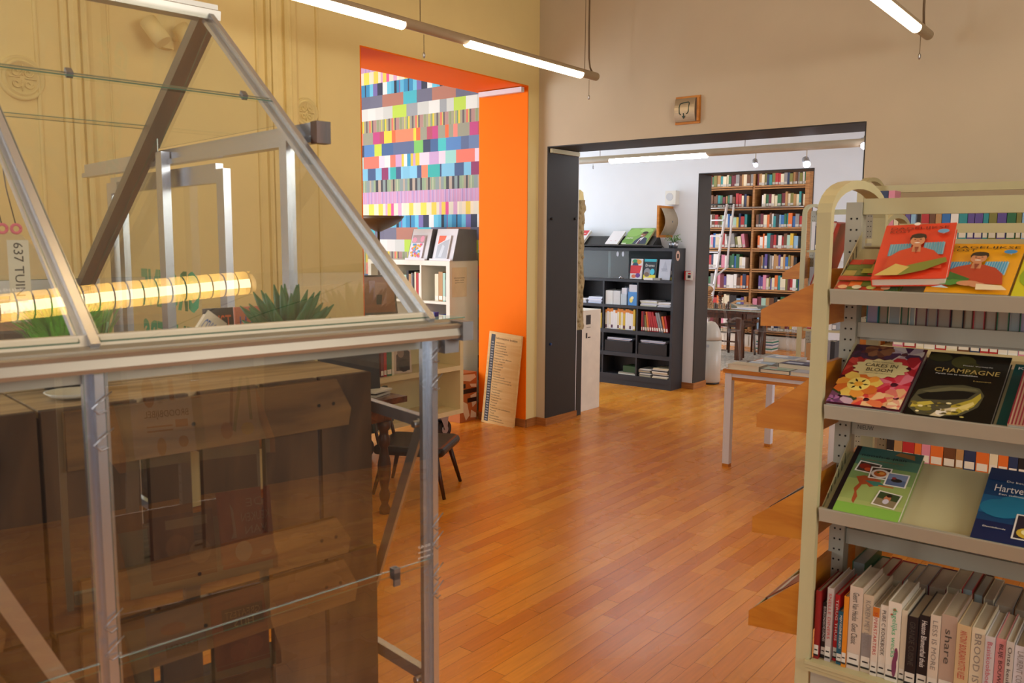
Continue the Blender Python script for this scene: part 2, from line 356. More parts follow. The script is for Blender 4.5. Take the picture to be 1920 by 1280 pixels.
# mouldings on the left wall
for i, (y0, y1, p) in enumerate([(1.835, 1.852, .018), (1.955, 1.99, .035), (1.99, 2.04, .055), (2.04, 2.065, .08), (2.065, 2.18, .04), (2.18, 2.2, .02),
                                 (3.075, 3.09, .018), (3.14, 3.17, .035), (3.17, 3.25, .055), (3.25, 3.285, .08), (3.285, 3.36, .045), (3.52, 3.54, .02)]):
    mb = MB(); yc = (y0 + y1) / 2
    pts = [(XL, y0, 0), (XL + p * .7, y0, 0), (XL + p, yc - (y1 - y0) * .2, 0), (XL + p, yc + (y1 - y0) * .2, 0), (XL + p * .7, y1, 0), (XL, y1, 0)]
    mb.prism(pts, (0, 0, 4.2)); struct(mb.build('trim_%d' % (i + 4), m_plaster))
wl = o
def medallion(y, z, r):
    mb = MB(); q = []
    prof = [(r, 0), (r, .014), (r * .93, .024), (r * .86, .012), (r * .78, .012), (r * .74, .026), (r * .68, .012), (0, .014)]
    for rr, h in prof: q.append([(XL + h, y + rr * math.cos(a), z + rr * math.sin(a)) for a in [2 * math.pi * k / 28 for k in range(28)]])
    n = len(mb.v); mb.v += [p for ring in q for p in ring]
    for i in range(len(q) - 1):
        for k in range(28): k2 = (k + 1) % 28; mb.face([n + i * 28 + k, n + i * 28 + k2, n + (i + 1) * 28 + k2, n + (i + 1) * 28 + k], True)
    for k in range(4):      # scrolls of the relief
        a = math.pi / 4 + k * math.pi / 2; cy = y + math.cos(a) * r * .36; cz = z + math.sin(a) * r * .36
        mb.tube([(XL + .018, cy + math.cos(t) * r * (.05 + .028 * t), cz + math.sin(t) * r * (.05 + .028 * t)) for t in [j * .45 for j in range(15)]], r * .035, 5)
        mb.tube([(XL + .018, y + math.cos(a + .6) * r * .1, z + math.sin(a + .6) * r * .1), (XL + .018, y + math.cos(a + .75) * r * .6, z + math.sin(a + .75) * r * .6)], r * .03, 5)
    mb.build('plaster_medallion', m_plaster, wl, fix=True)
medallion(1.768, 2.372, .105); medallion(3.43, 2.41, .09)

# floor: subfloor, the nearest strips one by one, the rest as one field
fl = struct(B('floor', m_sub, None, (-8.7, 3.2, -3.2, 12.9, -.12, -.011)))
unit = MB(); unit.box(0, 1, 0, 1, -1, 0); unit_me = unit.mesh('plank', m_floor_o)
strips = []
PW = .072
x = -8.5; row = 0
while x < 3.0:
    y = -3.0 - rnd.random() * .7
    while y < 12.66:
        L_ = rnd.choice([.45, .58, .7, .82, .95]); strips.append((x, y, L_)); y += L_
    x += PW; row += 1
def in_view(px, py, m=.3):
    v = Vector((px, py, 0)) - M.translation; q = (v.dot(r2), v.dot(d2), v.dot(fw))
    if q[2] < .4: return False
    return abs(q[0] / q[2]) < .62 + m / q[2] and q[1] / q[2] < .415 + m / q[2]
vis = [s for s in strips if in_view(s[0], s[1] + s[2] / 2)]
def shown(s):   # strips that no rack or greenhouse covers come first
    X, Y = s[0], s[1]
    return not (X < -1.0 and Y < 3.0 + (-1.0 - X) * .3) and not (X > -.95 and Y < 5.5)
near = sorted([s for s in vis if shown(s) and s[0] > -4.4], key=lambda s: s[0] ** 2 + s[1] ** 2)[:298]
nearset = set(near); fld = MB()
for s in strips:
    x0, x1, y0, y1 = s[0] + .0005, s[0] + PW - .0005, s[1] + .0006, s[1] + s[2] - .0006
    dz = rnd.uniform(-.0006, 0)
    if s in nearset:
        p = link('plank', unit_me, fl); p.location = (x0, y0, dz); p.scale = (x1 - x0, y1 - y0, .009)
    else:
        fld.col = hexc(rnd.choice(PLANK_TONES)); fld.poly([(x0, y0, dz), (x1, y0, dz), (x1, y1, dz), (x0, y1, dz)])
stuff(fld.build('parquet_strips', m_floor_s, fl, fix=False))

# wallpaper of the alcove
BANDS = {
 'white': (['#c9cccb', '#d6d8d8', '#b9d655', '#dfe1e1', '#9ba0a8'], .09, .2), 'multi': (['#8f9a76', '#b08a86', '#c8c46a', '#6f9a6a', '#d9796a', '#8a8580', '#6c5f66', '#a3a08c', '#e0c84e'], .008, .03),
 'red': (['#ef7049', '#b3556b', '#9a9a8a', '#f08a6a', '#c04c86', '#f3d24a', '#8f4a66', '#e88a7e'], .03, .13), 'bluegreen': (['#4a6a9a', '#5a88c4', '#4cc0c4', '#7ec46a', '#c6d64e', '#5f6f96', '#6c82ac', '#3f4a66'], .09, .2),
 'pastel': (['#e6d0e2', '#e2c24e', '#9cd4cf', '#e4e6e4', '#c7a4d0', '#3f9ac4', '#e67c6c', '#d8c84a', '#a9d7d4'], .03, .15), 'bluemix': (['#4a5f8a', '#7fbfe0', '#3fb0ae', '#5f6f8a', '#ef8a6c', '#8f3f6c', '#86c8ea', '#46507a'], .015, .12),
 'greygreen': (['#8fa48c', '#a59a8a', '#9aae8c', '#b7a79a', '#e08a6c', '#8a9a9c', '#4a4a52', '#b8c0a0'], .012, .05), 'violet': (['#b69ac6', '#c99ac2', '#a890c4', '#d0a4c4', '#c4aad4'], .012, .014),
 'pinkyellow': (['#f0e0c8', '#e8dc5e', '#e6d4e0', '#e05a9a', '#f3ecd8', '#d8a8cc', '#ecd05a', '#e4dccc'], .02, .07), 'darkblue': (['#2f3648', '#3f8fc0', '#6ec4e4', '#4a4a86', '#e4e8ec', '#3a3f56', '#5fb4da', '#7a70b0'], .012, .06),
 'slate': (['#6f7088', '#7cb25a', '#4cb4c8', '#6a6b84', '#b07a6c', '#74758c'], .12, .22)}
ORDER = ['white', 'multi', 'red', 'bluegreen', 'pastel', 'bluemix', 'greygreen', 'violet', 'pinkyellow', 'darkblue', 'slate']
wp = MB(); top = 2.959 + .1216 * 9; i0 = -9; zt = top; i = i0
while zt > 0.07:
    pal, a, b_ = BANDS[ORDER[i % 11]]; xx = -8.5; k = i * 3; pr = random.Random(ORDER[i % 11]); per = [(pr.randrange(len(pal)), pr.uniform(a, b_)) for _ in range(17)]
    while xx < -4.94:
        ci, wd = per[k % 17]; k += 1; x1 = min(xx + wd, -4.94); wp.col = hexc(pal[ci]); wp.poly([(xx, 6.0585, zt - .1216), (x1, 6.0585, zt - .1216), (x1, 6.0585, zt), (xx, 6.0585, zt)]); xx = x1
    zt -= .1216; i += 1
struct(wp.build('wall_papered', m_wallp, None, fix=False))
# white channel rails under the lintels, drilled caps on the dark lining
tag(B('ceiling_rail', m_whitem, None, (-4.9, -4.43, 5.66, 5.70, 2.845, 2.885)), 'white metal channel under the orange lintel', 'rail')
tag(B('blind_rail', m_ivory, None, (-4.304, -4.28, 5.9, 6.32, 2.36, 2.395)), 'cream metal channel at the top of the charcoal door lining', 'rail')
for yy, zz, mm, nm, lb in ((5.934, 1.806, m_black, 'bumper', 'black rubber knob on charcoal lining, at its outer edge'), (6.29, 1.814, m_black, 'bumper', 'black rubber knob on charcoal lining, at its inner edge'), (5.939, .719, plain('blue_plastic', '#24457a', .4), 'wall_plug', 'small blue plug in the charcoal door lining')):
    mb = MB(); mb.tube([(-4.308, yy, zz), (-4.296, yy, zz), (-4.29, yy, zz)], [.012, .012, .007], 10); tag(mb.build(nm, mm), lb, 'knob')

# ------------------------------------------------------------------ tube lamps
def tube_lamp(x, z, ylit, y0, y1, label, mat, axis='y', cords=(), hangs=(), rr=.03):
    t = thing('tube_lamp', label, 'lamp', (0, 0, 0), 0, 'suspended tube lamps')
    P = (lambda a, dz=0, dx=0: (x + dx, a, z + dz)) if axis == 'y' else (lambda a, dz=0, dx=0: (a, x + dx, z + dz))
    mb = MB(); mb.tube([P(y0, .006), P(y0 + .004, .006), P(y1 - .004, .006), P(y1, .006)], [rr * .8, rr, rr, rr * .8], 14); mb.build('housing', m_house, t)
    for a, b in ylit:
        mb = MB(); mb.tube([P(a, -.006), P(a + .012, -.006), P(b - .012, -.006), P(b, -.006)], [rr * .7, rr * 1.02, rr * 1.02, rr * .7], 14); mb.build('lit_tube', mat, t)
    for a in hangs:
        mb = MB(); mb.tube([P(a, rr), P(a, 4.2 - z)], .0025, 5); mb.build('hanging_wire', m_cable, t)
    for a, ln in cords:
        mb = MB(); mb.tube([P(a, -rr), P(a, -ln)], .002, 5); c = mb.build('pull_cord', m_cable, t)
        mb = MB(); mb.lathe([(.004, 0), (.009, -.012), (.006, -.03), (.002, -.034)], P(a, -ln), 8); mb.build('cord_bead', m_tin, c)
    return t, P
t, P = tube_lamp(-3.56, 2.83, [(3.99, 5.26), (2.20, 3.47), (.41, 1.68)], -.2, 5.46, 'long warm tube lamp hanging before the orange doorway', m_tube_on, cords=((3.63, .13), (5.36, .14)), hangs=(3.6, 5.3, 1.9))
mb = MB(); mb.tube([P(5.40, .03), P(5.37, .06), P(5.355, .12), P(5.35, .3), P(5.35, 1.37)], .007, 6); mb.build('power_cable', m_cable, t)
t, P = tube_lamp(-1.31, 2.84, [(4.03, 5.32)], 3.6, 5.6, 'warm tube lamp above the ivory book racks', m_tube_on, cords=((5.42, .13),), hangs=(5.45, 3.7))
mb = MB(); mb.tube([P(5.5, .02), P(5.47, .06), P(5.455, .12), P(5.45, .3), P(5.45, 1.36)], .007, 6); mb.build('power_cable', m_cable, t)
# louvred lamp nearer the viewer: its glow mirrors in the greenhouse roof
t = thing('louvred_lamp', 'louvred tube lamp overhead, mirrored in the greenhouse roof glass', 'lamp', (-1.305, 1.80, 2.84), R(-4.2), 'suspended tube lamps')
for a, b in ((-1.65, -.32), (.28, 1.60)):
    mb = MB(); n_ = 12
    for i in range(n_):
        p0, p1 = math.pi * i / n_, math.pi * (i + 1) / n_; mb.poly([(.037 * math.cos(p0), a, .037 * math.sin(p0) - .012), (.037 * math.cos(p1), a, .037 * math.sin(p1) - .012), (.037 * math.cos(p1), b, .037 * math.sin(p1) - .012), (.037 * math.cos(p0), b, .037 * math.sin(p0) - .012)])
    rf = mb.build('reflector', plain('lamp_reflector', '#f0d890', .6) if a < 0 else bpy.data.materials['lamp_reflector'], t, fix=False)
    mb = MB(); mb.tube([(0, a + .01, -.004), (0, b - .01, -.004)], .014, 12); mb.build('lit_tube', m_tube_on, t)
    k = a
    while k < b:
        mb = MB(); mb.tube([(.038 * math.cos(q), k, .038 * math.sin(q) - .012) for q in [math.pi * (1 + j / 10) for j in range(11)]], .0022, 5); mb.build('louvre_ring', m_house, rf); k += .042
mb = MB(); mb.tube([(0, -.32, 0), (0, .28, 0)], .03, 12); mb.build('housing', m_house, t)
for a in (-.2, .2):
    mb = MB(); mb.tube([(0, a, .03), (0, a, 1.36)], .0025, 5); mb.build('hanging_wire', m_cable, t)
t, P = tube_lamp(7.25, 2.42, [(-4.555, -3.5)], -5.8, -1.2, 'cool white tube lamp in the white passage behind', m_tube_cool, 'x', cords=((-4.75, .05),), hangs=(-4.67, -3.15), rr=.034)
for sx, sz, on in ((-3.045, 2.31, 0), (-2.595, 2.295, 1), (-2.132, 2.42, 1)):
    s_ = thing('spot_light', ['small dim spot lamp hanging above the oak library bookcase', 'bright spot lamp hanging beside the opening to the library', 'bright spot lamp at the end of the passage tube'][(sx > -3) + (sx > -2.5)], 'lamp', (sx, 7.25, sz), 0, 'passage spot lamps')
    mb = MB(); mb.tube([(0, 0, .02), (0, 0, 2.42 - sz + .0 if sz < 2.4 else .06)], .004, 6); mb.build('stem', m_house, s_)
    mb = MB(); mb.tube([(-.02, .03, .025), (.012, -.025, -.02)], .022 + .008 * on, 12); mb.build('shade', m_tin, s_)
    mb = MB(); mb.tube([(.0125, -.026, -.0205), (.016, -.032, -.025)], .018 + .012 * on, 12); mb.build('bulb', m_spot_on, s_)
# twin wall spot seen through the roof glass
t = thing('wall_spot', 'cream twin spotlight on the moulded wall behind the greenhouse', 'lamp', (XL, 2.5, 2.68))
mb = MB(); mb.box(0, .05, -.03, .03, -.05, .05); mb.build('bracket', m_plaster, t)
for dy in (-.11, .07):
    mb = MB(); mb.tube([(.05, dy * .4, 0), (.12, dy, .02)], .012, 8); mb.tube([(.1, dy - .03, .06), (.16, dy + .02, -.05)], .045, 14); mb.build('spot_head', m_plaster, t)

# ------------------------------------------------------------------ greenhouse
GO = Vector((-1.055, 1.101, 0)); GA = math.atan2(.990268, .139173)
GX = Vector((math.cos(GA), math.sin(GA), 0)); GY = Vector((-math.sin(GA), math.cos(GA), 0))
def gw(k, u, z): return GO - GX * k + GY * u + Vector((0, 0, z))
gh = thing('greenhouse', 'aluminium framed glass greenhouse standing over stacked wooden crates', 'greenhouse', GO, GA)
ZE, ZA, UA, UB, NK = 1.47, 2.165, .881, 1.92, 3
KS = [0, .58, 1.16, 1.74]
def L(k, u, z): return (-k, u, z)
PROF = [(-.016, -.013), (.016, -.013), (.016, -.003), (.006, -.003), (.006, .013), (-.006, .013), (-.006, -.003), (-.016, -.003)]
def part(name, mat, fn):
    mb = MB(); fn(mb); return mb.build(name, mat, gh)
OUTF = (0, -1, 0)
rise = Vector((0, UA, ZA - ZE)).normalized(); rn = Vector((0, -rise.z, rise.y))
riseb = Vector((0, UA - UB, ZA - ZE)).normalized(); rnb = Vector((0, -riseb.z, riseb.y)) * -1
for i, k in enumerate(KS):
    kk = k + (.012 if i == 0 else 0)
    po = part('post', m_alu, lambda mb: mb.extr(L(kk, .0, 0), L(kk, .0, ZE - .03), PROF, OUTF))
    if i < 2:
        for zz in ((1.395, 1.345, 1.09, 1.05) if i == 1 else (1.41, 1.36, 1.10, 1.065, 1.005, .97)):
            up = 1 if int(zz * 1000) % 2 else -1
            part_ = MB(); part_.tube([L(kk - .014, -.017, zz + .02), L(kk + .013, -.02, zz), L(kk + .004, -.022, zz - .008), L(kk - .006, -.018, zz - .006)], .0011, 5); part_.build('glazing_clip', m_tin, po)
    part('rafter', m_alu, lambda mb: mb.extr(L(kk, 0, ZE), L(kk, UA, ZA), PROF, rn))
    part('rafter', m_bard, lambda mb: mb.extr(L(kk, UB, ZE), L(kk, UA, ZA), [(-.024, -.016), (.024, -.016), (.024, .016), (-.024, .016)], rnb))
    part('post', m_alu, lambda mb: mb.extr(L(kk, UB, 0), L(kk, UB, ZE - .03), PROF, (0, 1, 0)))
KE = KS[-1] + .03
m_gut = plain('gutter_aluminium', '#a79f90', 0.34, 0.5, var=0.03)
part('gutter', m_gut, lambda mb: mb.extr(L(KE, 0, ZE), L(-.03, 0, ZE), [(-.0, -.026), (.034, -.026), (.038, -.020), (.034, -.008), (.040, -.001), (.030, .001), (.026, -.006), (.012, -.006), (.012, .002), (-.004, .006)][::-1], (0, 0, 1)))
part('gutter_end_cap', m_steel, lambda mb: mb.box(.028, .052, -.044, .006, ZE - .030, ZE + .004))
part('gutter_bracket', m_steel, lambda mb: mb.box(.012, .045, -.012, .012, ZE - .055, ZE - .030))
part('eave_rail', m_eave, lambda mb: mb.extr(L(KE, .008, ZE + .016), L(-.004, .008, ZE + .016), [(-.012, -.014), (.004, -.014), (-.004, .004), (-.014, .004)], (0, 0, 1)))
part('gutter_reflection_strip', m_alu_d, lambda mb: mb.bar(L(KE, .014, ZE - .036), L(0, .014, ZE - .036), .010, .018))  # strip standing in for the reflection of the gutter below it
part('ridge', m_alu_d, lambda mb: mb.extr(L(KE, UA, ZA + .004), L(-.012, UA, ZA + .004), [(-.02, -.018), (.02, -.018), (.024, .004), (.008, .01), (.008, .022), (-.008, .022), (-.008, .01), (-.024, .004)], (0, 0, 1)))
part('gutter', m_alu_d, lambda mb: mb.bar(L(KE, UB + .02, ZE - .015), L(-.03, UB + .02, ZE - .015), .05, .05))
# gable end with the sliding door
part('gable_rail', m_alu, lambda mb: mb.bar(L(0, .02, 1.283), L(0, .52, 1.30), .016, .022))
part('gable_rail', m_alu, lambda mb: mb.bar(L(0, .02, .785), L(0, .52, .785), .016, .024))
part('gable_rail', m_alu, lambda mb: mb.bar(L(0, 1.22, .785), L(0, UB, .785), .016, .024))
part('base_rail', m_alu, lambda mb: mb.bar(L(0, 0, .03), L(0, UB, .03), .02, .06))
part('base_rail', m_alu, lambda mb: mb.bar(L(KE, 0, .03), L(0, 0, .03), .02, .06))
part('base_rail', m_alu, lambda mb: mb.bar(L(KE, UB, .03), L(0, UB, .03), .02, .06))
part('brace', m_alu_d, lambda mb: mb.bar(L(.01, .03, 1.285), L(.01, .34, .60), .006, .022))
part('brace', m_alu_d, lambda mb: mb.bar(L(.60, .012, .93), L(.86, .012, 1.50 - .0), .022, .004, (0, 1, 0)))
part('door_post', m_alu, lambda mb: mb.extr(L(0, .522, 0), L(0, .522, 1.84), PROF, (1, 0, 0)))
part('door_post', m_alu, lambda mb: mb.extr(L(0, 1.232, 0), L(0, 1.232, 1.86), [(-.021, -.012), (.021, -.012), (.021, .012), (-.021, .012)], (1, 0, 0)))
part('door_track', m_alu, lambda mb: mb.extr(L(-.02, .425, 1.847), L(-.02, 1.96, 1.847), [(-.016, -.022), (.012, -.022), (.016, .022), (-.006, .022), (-.006, -.008), (-.016, -.008)], (0, 0, 1)))
part('track_end_cap', m_leg, lambda mb: mb.box(.004, .038, .405, .430, 1.822, 1.868))
for zz in (1.283, .785):
    part('bolt', m_tin, lambda mb: mb.tube([L(.03, .03, zz), L(.012, .03, zz)], .007, 8))
dr = B('sliding_door', m_alu, gh, (.03, .05, .915, .957, .06, 1.80), (.03, .05, 1.66, 1.70, .06, 1.80), (.03, .05, 1.755, 1.795, .06, 1.80), (.03, .05, .957, 1.755, 1.765, 1.815), (.03, .05, .957, 1.755, .06, .10))
B('glass_pane', m_glass, dr, (.038, .0405, .95, 1.76, .1, 1.77))
text('lettering', 'GROENE', m_green_v, dr, (.0425, 1.335, 1.468), (0, 1, 0), (0, 0, 1), .44, .118, bold=.045)
text('lettering', 'VINGERS', m_green_v, dr, (.0425, 1.335, 1.318), (0, 1, 0), (0, 0, 1), .44, .10, bold=.045)
def pane(pts, ext, parent=gh):
    mb = MB(); mb.prism(pts, ext); mb.cur = 0
    for i in range(len(mb.m)): mb.m[i] = 0 if i < 2 else 1
    return mb.build('glass_pane', [m_glass, m_edge], parent)
for i in range(NK):
    a, b = KS[i] + .016, KS[i + 1] - .010
    for z0, z1, off in ((.06, 1.034, -.006), (1.022, 1.442, -.003)):
        pane([L(a, off, z0), L(b, off, z0), L(b, off, z1), L(a, off, z1)], (0, .003, 0))
    for s0, s1, o_ in ((.01, .655, .004), (.64, .985, .008)):
        for (u0, zz0, u1, zz1, n_) in ((0, ZE, UA, ZA, rn), (UB, ZE, UA, ZA, rnb)):
            q = lambda k, s_: Vector(L(k, u0 + (u1 - u0) * s_, zz0 + (zz1 - zz0) * s_)) + n_ * o_
            pane([q(a, s0), q(b, s0), q(b, s1), q(a, s1)], n_ * .003)
    pane([L(a, UB + .004, .06), L(b, UB + .004, .06), L(b, UB + .004, 1.44), L(a, UB + .004, 1.44)], (0, .003, 0))
    if i == 0:
        for k_ in (.07, .42):
            part('glass_clip', m_steel, lambda mb: mb.prism([Vector(L(k_, UA * .645, ZE + (ZA - ZE) * .645)) + rn * .001, Vector(L(k_ + .012, UA * .645, ZE + (ZA - ZE) * .645)) + rn * .001, Vector(L(k_ + .012, UA * .66, ZE + (ZA - ZE) * .66)) + rn * .001, Vector(L(k_, UA * .66, ZE + (ZA - ZE) * .66)) + rn * .001], rn * .012))
part('glass_clip', m_steel, lambda mb: (mb.box(-.105, -.092, -.012, .002, 1.018, 1.038), mb.box(-.105, -.092, -.012, -.008, 1.006, 1.03)))
def tri(u): return ZE + (ZA - ZE) * (u / UA if u < UA else (UB - u) / (UB - UA))
pane([L(.004, .02, .06), L(.004, .51, .06), L(.004, .51, tri(.51) - .02), L(.004, .02, tri(.02))], (-.003, 0, 0))
pane([L(.004, 1.25, .06), L(.004, 1.90, .06), L(.004, 1.90, 1.46), L(.004, 1.25, tri(1.25) - .02)], (-.003, 0, 0))
pane([L(.004, .53, 1.87), L(.004, 1.24, 1.87), L(.004, UA, ZA - .02)], (-.003, 0, 0))
for j, ln in enumerate(('YL-EN 12150', 'verre trempé', 'gehard glas')):
    s_ = .105 - j * .018; p_ = Vector(L(.655, UA * s_, ZE + (ZA - ZE) * s_)) + rn * .0085
    text('lettering', ln, m_inkw, gh, p_, (1, 0, 0), rise, .034, .006)
    text('lettering', ln, m_inkw, gh, (-.034, -.0065, 1.062 - j * .010), (1, 0, 0), (0, 0, 1), .028, .005)

# ------------------------------------------------------------------ crates under the glass
def crate_proto():
    t = thing('wooden_crate', 'x', 'crate', (0, 0, 0), GA, 'stacked fruit crates')
    Wd, D, H = .568, .40, .342
    for (a, b) in ((.0, .108), (.117, .220), (.231, .332), (.352, .418), (.433, .568)):
        mb = MB(); mb.box(-b, -a, .012, .026, 0.003, H); mb.build('slat', m_crate, t)
    for z0, z1, x0, x1 in ((H - .092, H - .004, .052, .54), (.004, .078, .058, .53)):
        mb = MB(); c = .03
        mb.prism([(-x1, .0, z0), (-x0 - c * .2, .0, z0), (-x0, .0, z0 + (z1 - z0) * .35), (-x0 - c, .0, z1), (-x1, .0, z1)], (0, .0125, 0)); bt = mb.build('batten', m_crate_h, t)
        for xx in (.09, .12, .35, .5):
            mb = MB(); mb.tube([(-xx, .0015, (z0 + z1) / 2), (-xx, -.001, (z0 + z1) / 2)], .0035, 6); mb.build('nail', m_hole, bt)
    for y0, y1 in ((.026, .205), (.215, .40)):
        mb = MB(); mb.box(-Wd, 0, y0 + .0003, y1, H - .0125, H - .0002); mb.build('top_board', m_crate_t, t)
        mb = MB(); mb.box(-Wd, 0, y0, y1, 0, .012); mb.build('bottom_board', m_crate, t)
        mb = MB(); mb.box(-.014, 0, y0, y1, .013, H - .013); mb.build('side_board', m_crate, t)
        mb = MB(); mb.box(-Wd, -Wd + .014, y0, y1, .013, H - .013); mb.build('side_board', m_crate, t)
    return t
LV = ['topmost crate', 'second crate from the top', 'third crate from the top', 'lowest crate']
cp = None; CU = .125
for col, k0 in enumerate((.043, .622)):
    for r_ in range(4):
        z = 1.37 - .3425 * (r_ + 1); p = gw(k0 + rnd.uniform(-.004, .004), CU + rnd.uniform(0, .008), max(z, 0))
        if cp is None: cp = crate_proto(); c_ = cp; c_.location = p
        else: c_ = copy_tree(cp, p, GA + rnd.uniform(-.006, .006))
        c_['label'] = 'weathered slatted fruit crate in greenhouse, %s of the %s stack' % (LV[r_], ['gable end', 'camera end'][col])

# plants and small things on the crates
def blades(mb, c, n, h, spread, w, rs, droop=.3):
    for i in range(n):
        a = rs.uniform(0, 6.283); s_ = rs.uniform(.2, 1) * spread; hh = h * rs.uniform(.6, 1); dx, dy = math.cos(a), math.sin(a)
        b = Vector(c) + Vector((dx, dy, 0)) * s_ * .3; m_ = b + Vector((dx * s_ * .5, dy * s_ * .5, hh * .7)); e = b + Vector((dx * s_, dy * s_, hh))
        sd = Vector((-dy, dx, 0)) * w / 2
        mb.poly([b - sd, b + sd, m_ + sd * .8, m_ - sd * .8]); mb.poly([m_ - sd * .8, m_ + sd * .8, e])
def succulent(loc):
    t = thing('succulent', 'dark green succulent rosette in a mauve pot on crates', 'plant', loc, GA)
    mb = MB(); mb.lathe([(.036, 0), (.040, .004), (.052, .036), (.048, .036), (.040, .03)], n=20); mb.build('pot', m_pot, t)
    mb = MB(); mb.lathe([(.045, .03), (0, .033)], n=14); mb.build('soil', m_sub, t)
    rs = random.Random(3)
    for ring, (cnt, tilt, ln) in enumerate(((5, .25, .10), (8, .65, .105), (10, 1.0, .105), (9, 1.25, .09))):
        for i in range(cnt):
            a = 2 * math.pi * i / cnt + ring * .4; d = Vector((math.cos(a) * math.sin(tilt), math.sin(a) * math.sin(tilt), math.cos(tilt)))
            up = Vector((0, 0, 1)); b = Vector((0, 0, .036)) + d * .006; q = []
            for s_ in (0, .25, .55, .8, 1): q.append(b + d * ln * s_ + up * (.018 * s_ * s_))
            mb = MB(); mb.tube(q, [.005, .0095, .0105, .007, .0012], 7); mb.build('leaf', m_succ, t)
succulent(gw(.090, .375, 1.371))
t = thing('grass_plant', 'bright green tufted grass plant behind the greenhouse rafter', 'plant', gw(.53, .33, 1.371), GA)
mb = MB(); mb.lathe([(.03, 0), (.042, .05), (.038, .05)], n=14); mb.build('pot', m_black, t)
mb = MB(); blades(mb, (0, 0, .045), 520, .105, .075, .005, random.Random(5)); stuff(mb.build('foliage', m_grass, t, fix=False))
t = thing('herb_plant', 'small dark sprig plant behind the bright grass plant', 'plant', gw(.44, .45, 1.371), GA)
mb = MB(); mb.lathe([(.025, 0), (.034, .04), (.03, .04)], n=12); mb.build('pot', m_potg, t)
mb = MB(); blades(mb, (0, 0, .03), 50, .12, .05, .009, random.Random(8)); stuff(mb.build('foliage', m_leaf, t, fix=False))
mb = MB(); mb.lathe([(.02, 0), (.03, .003), (.040, .010), (.037, .010), (.028, .005), (0, .004)], n=20); tag(mb.build('saucer', m_whiteu, None, gw(.548, .225, 1.371)), 'white saucer on crate behind the greenhouse post', 'saucer')
# hanging sign with the shelf number
t = thing('hanging_sign', 'clear plastic hanging sign with 637 TUIN printed on it', 'sign', gw(.535, .60, 1.44), GA)
mb = MB(); mb.prism([(-.065, 0, 0), (.065, 0, 0), (.065, 0, .13), (.02, 0, .185), (-.03, 0, .195), (-.065, 0, .16)], (0, .0015, 0)); mb.build('sheet', m_pglass, t)
B('label_strip', plain('clear_strip', '#cfc6ae', .4), t, (-.006, .030, -.0015, -.0005, .02, .175))
text('lettering', '637 TUIN', m_inkb, t, (.012, -.0022, .12), (0, 0, -1), (1, 0, 0), .10, .016)
m_pinkp = plain('pink_plastic', '#d9607a', .4)
for xx in (-.012, .011):
    mb = MB(); mb.tube([(xx + .008 * math.cos(a), -.001, .196 + .008 * math.sin(a)) for a in [i * .5236 for i in range(13)]], .003, 6); mb.build('ring', m_pinkp, t)
    mb = MB(); mb.tube([(xx, 0, .204), (xx - .012, 0, .27), (xx * .3 - .012, .02, .42), (-.02, .25, .71)], .0011, 5); mb.build('string', m_black, t)
# book covers propped on the crates behind the succulent
def small_cover(loc, wdt, hgt, col, lines, label, tcol, tilt=.1, rz=GA, d=.012):
    t = thing('propped_book', label, 'book', loc, rz)
    mb = MB(); mb.col = hexc(col); mb.box(-wdt / 2, wdt / 2, 0, d, 0, hgt); b = mb.build('cover', m_print, t); b.rotation_euler = (-tilt, 0, 0)
    mb = MB(); mb.col = hexc('#e6dfcc'); mb.box(-wdt / 2 + .001, wdt / 2 + .0005, .0015, d - .0015, -.0005 + .001, hgt + .0004); mb.build('pages', m_print, b)
    n = len(lines)
    for i, s_ in enumerate(lines): text('title', s_, tcol, b, (0, -.0008, hgt * (1 - (i + .75) / (n + .5))), (1, 0, 0), (0, 0, 1), wdt * .8, hgt * .62 / n)
    return t
m_orangei = plain('orange_ink', '#ef6a1f', .5); m_bluei = plain('blue_ink', '#3f6fc0', .5)
small_cover(gw(.178, .495, 1.371), .062, .105, '#2a2523', ['LUST', 'FOR'], 'dark book with orange words LUST FOR beside the door post', m_orangei)
small_cover(gw(.106, .495, 1.371), .07, .105, '#e88a6e', ['LUST'], 'salmon book with blue word LUST behind the succulent', m_bluei)
t = small_cover(gw(.25, .49, 1.371), .05, .11, '#efe6d2', ['CEVICHE', 'BURGER'], 'cream tilted card with blue and black words', m_bluei)
t.rotation_euler = (0, R(38), GA)
t = thing('paper_bag', 'small yellow orange bag with thin handle beyond the succulent', 'bag', gw(.058, .455, 1.371), GA)
mb = MB(); mb.prism([(-.028, 0, 0), (.028, 0, 0), (.022, .004, .085), (-.022, .004, .085)], (0, .02, 0)); mb.build('body', plain('amber_paper', '#d98f1e', .6), t)
mb = MB(); mb.tube([(-.016, .01, .085), (-.014, .01, .108), (0, .01, .118), (.014, .01, .108), (.016, .01, .085)], .0012, 5); mb.build('handle', m_leg, t)

# ------------------------------------------------------------------ furniture along the left wall and the alcove
t = thing('low_cabinet', 'black chalk-painted cabinet with a wooden top behind the greenhouse', 'cabinet', (-3.95, .95, 0))
B('body', m_blackl, t, (-.22, .22, -.75, .70, .02, 1.245)); B('top', m_oak, t, (-.25, .25, -.78, .74, 1.245, 1.285))
B('chalk_mark', m_inkw, t, (.2205, .2212, .500, .506, 1.14, 1.20), (.2205, .2212, .505, .512, 1.09, 1.14))
mb = MB(); mb.lathe([(.055, 0), (.075, .12), (.07, .12), (.06, .02)], n=18); tag(mb.build('flower_pot', m_potg, None, (-3.93, 1.545, 1.286)), 'grey flower pot on the black cabinet under the hanging sign', 'pot')

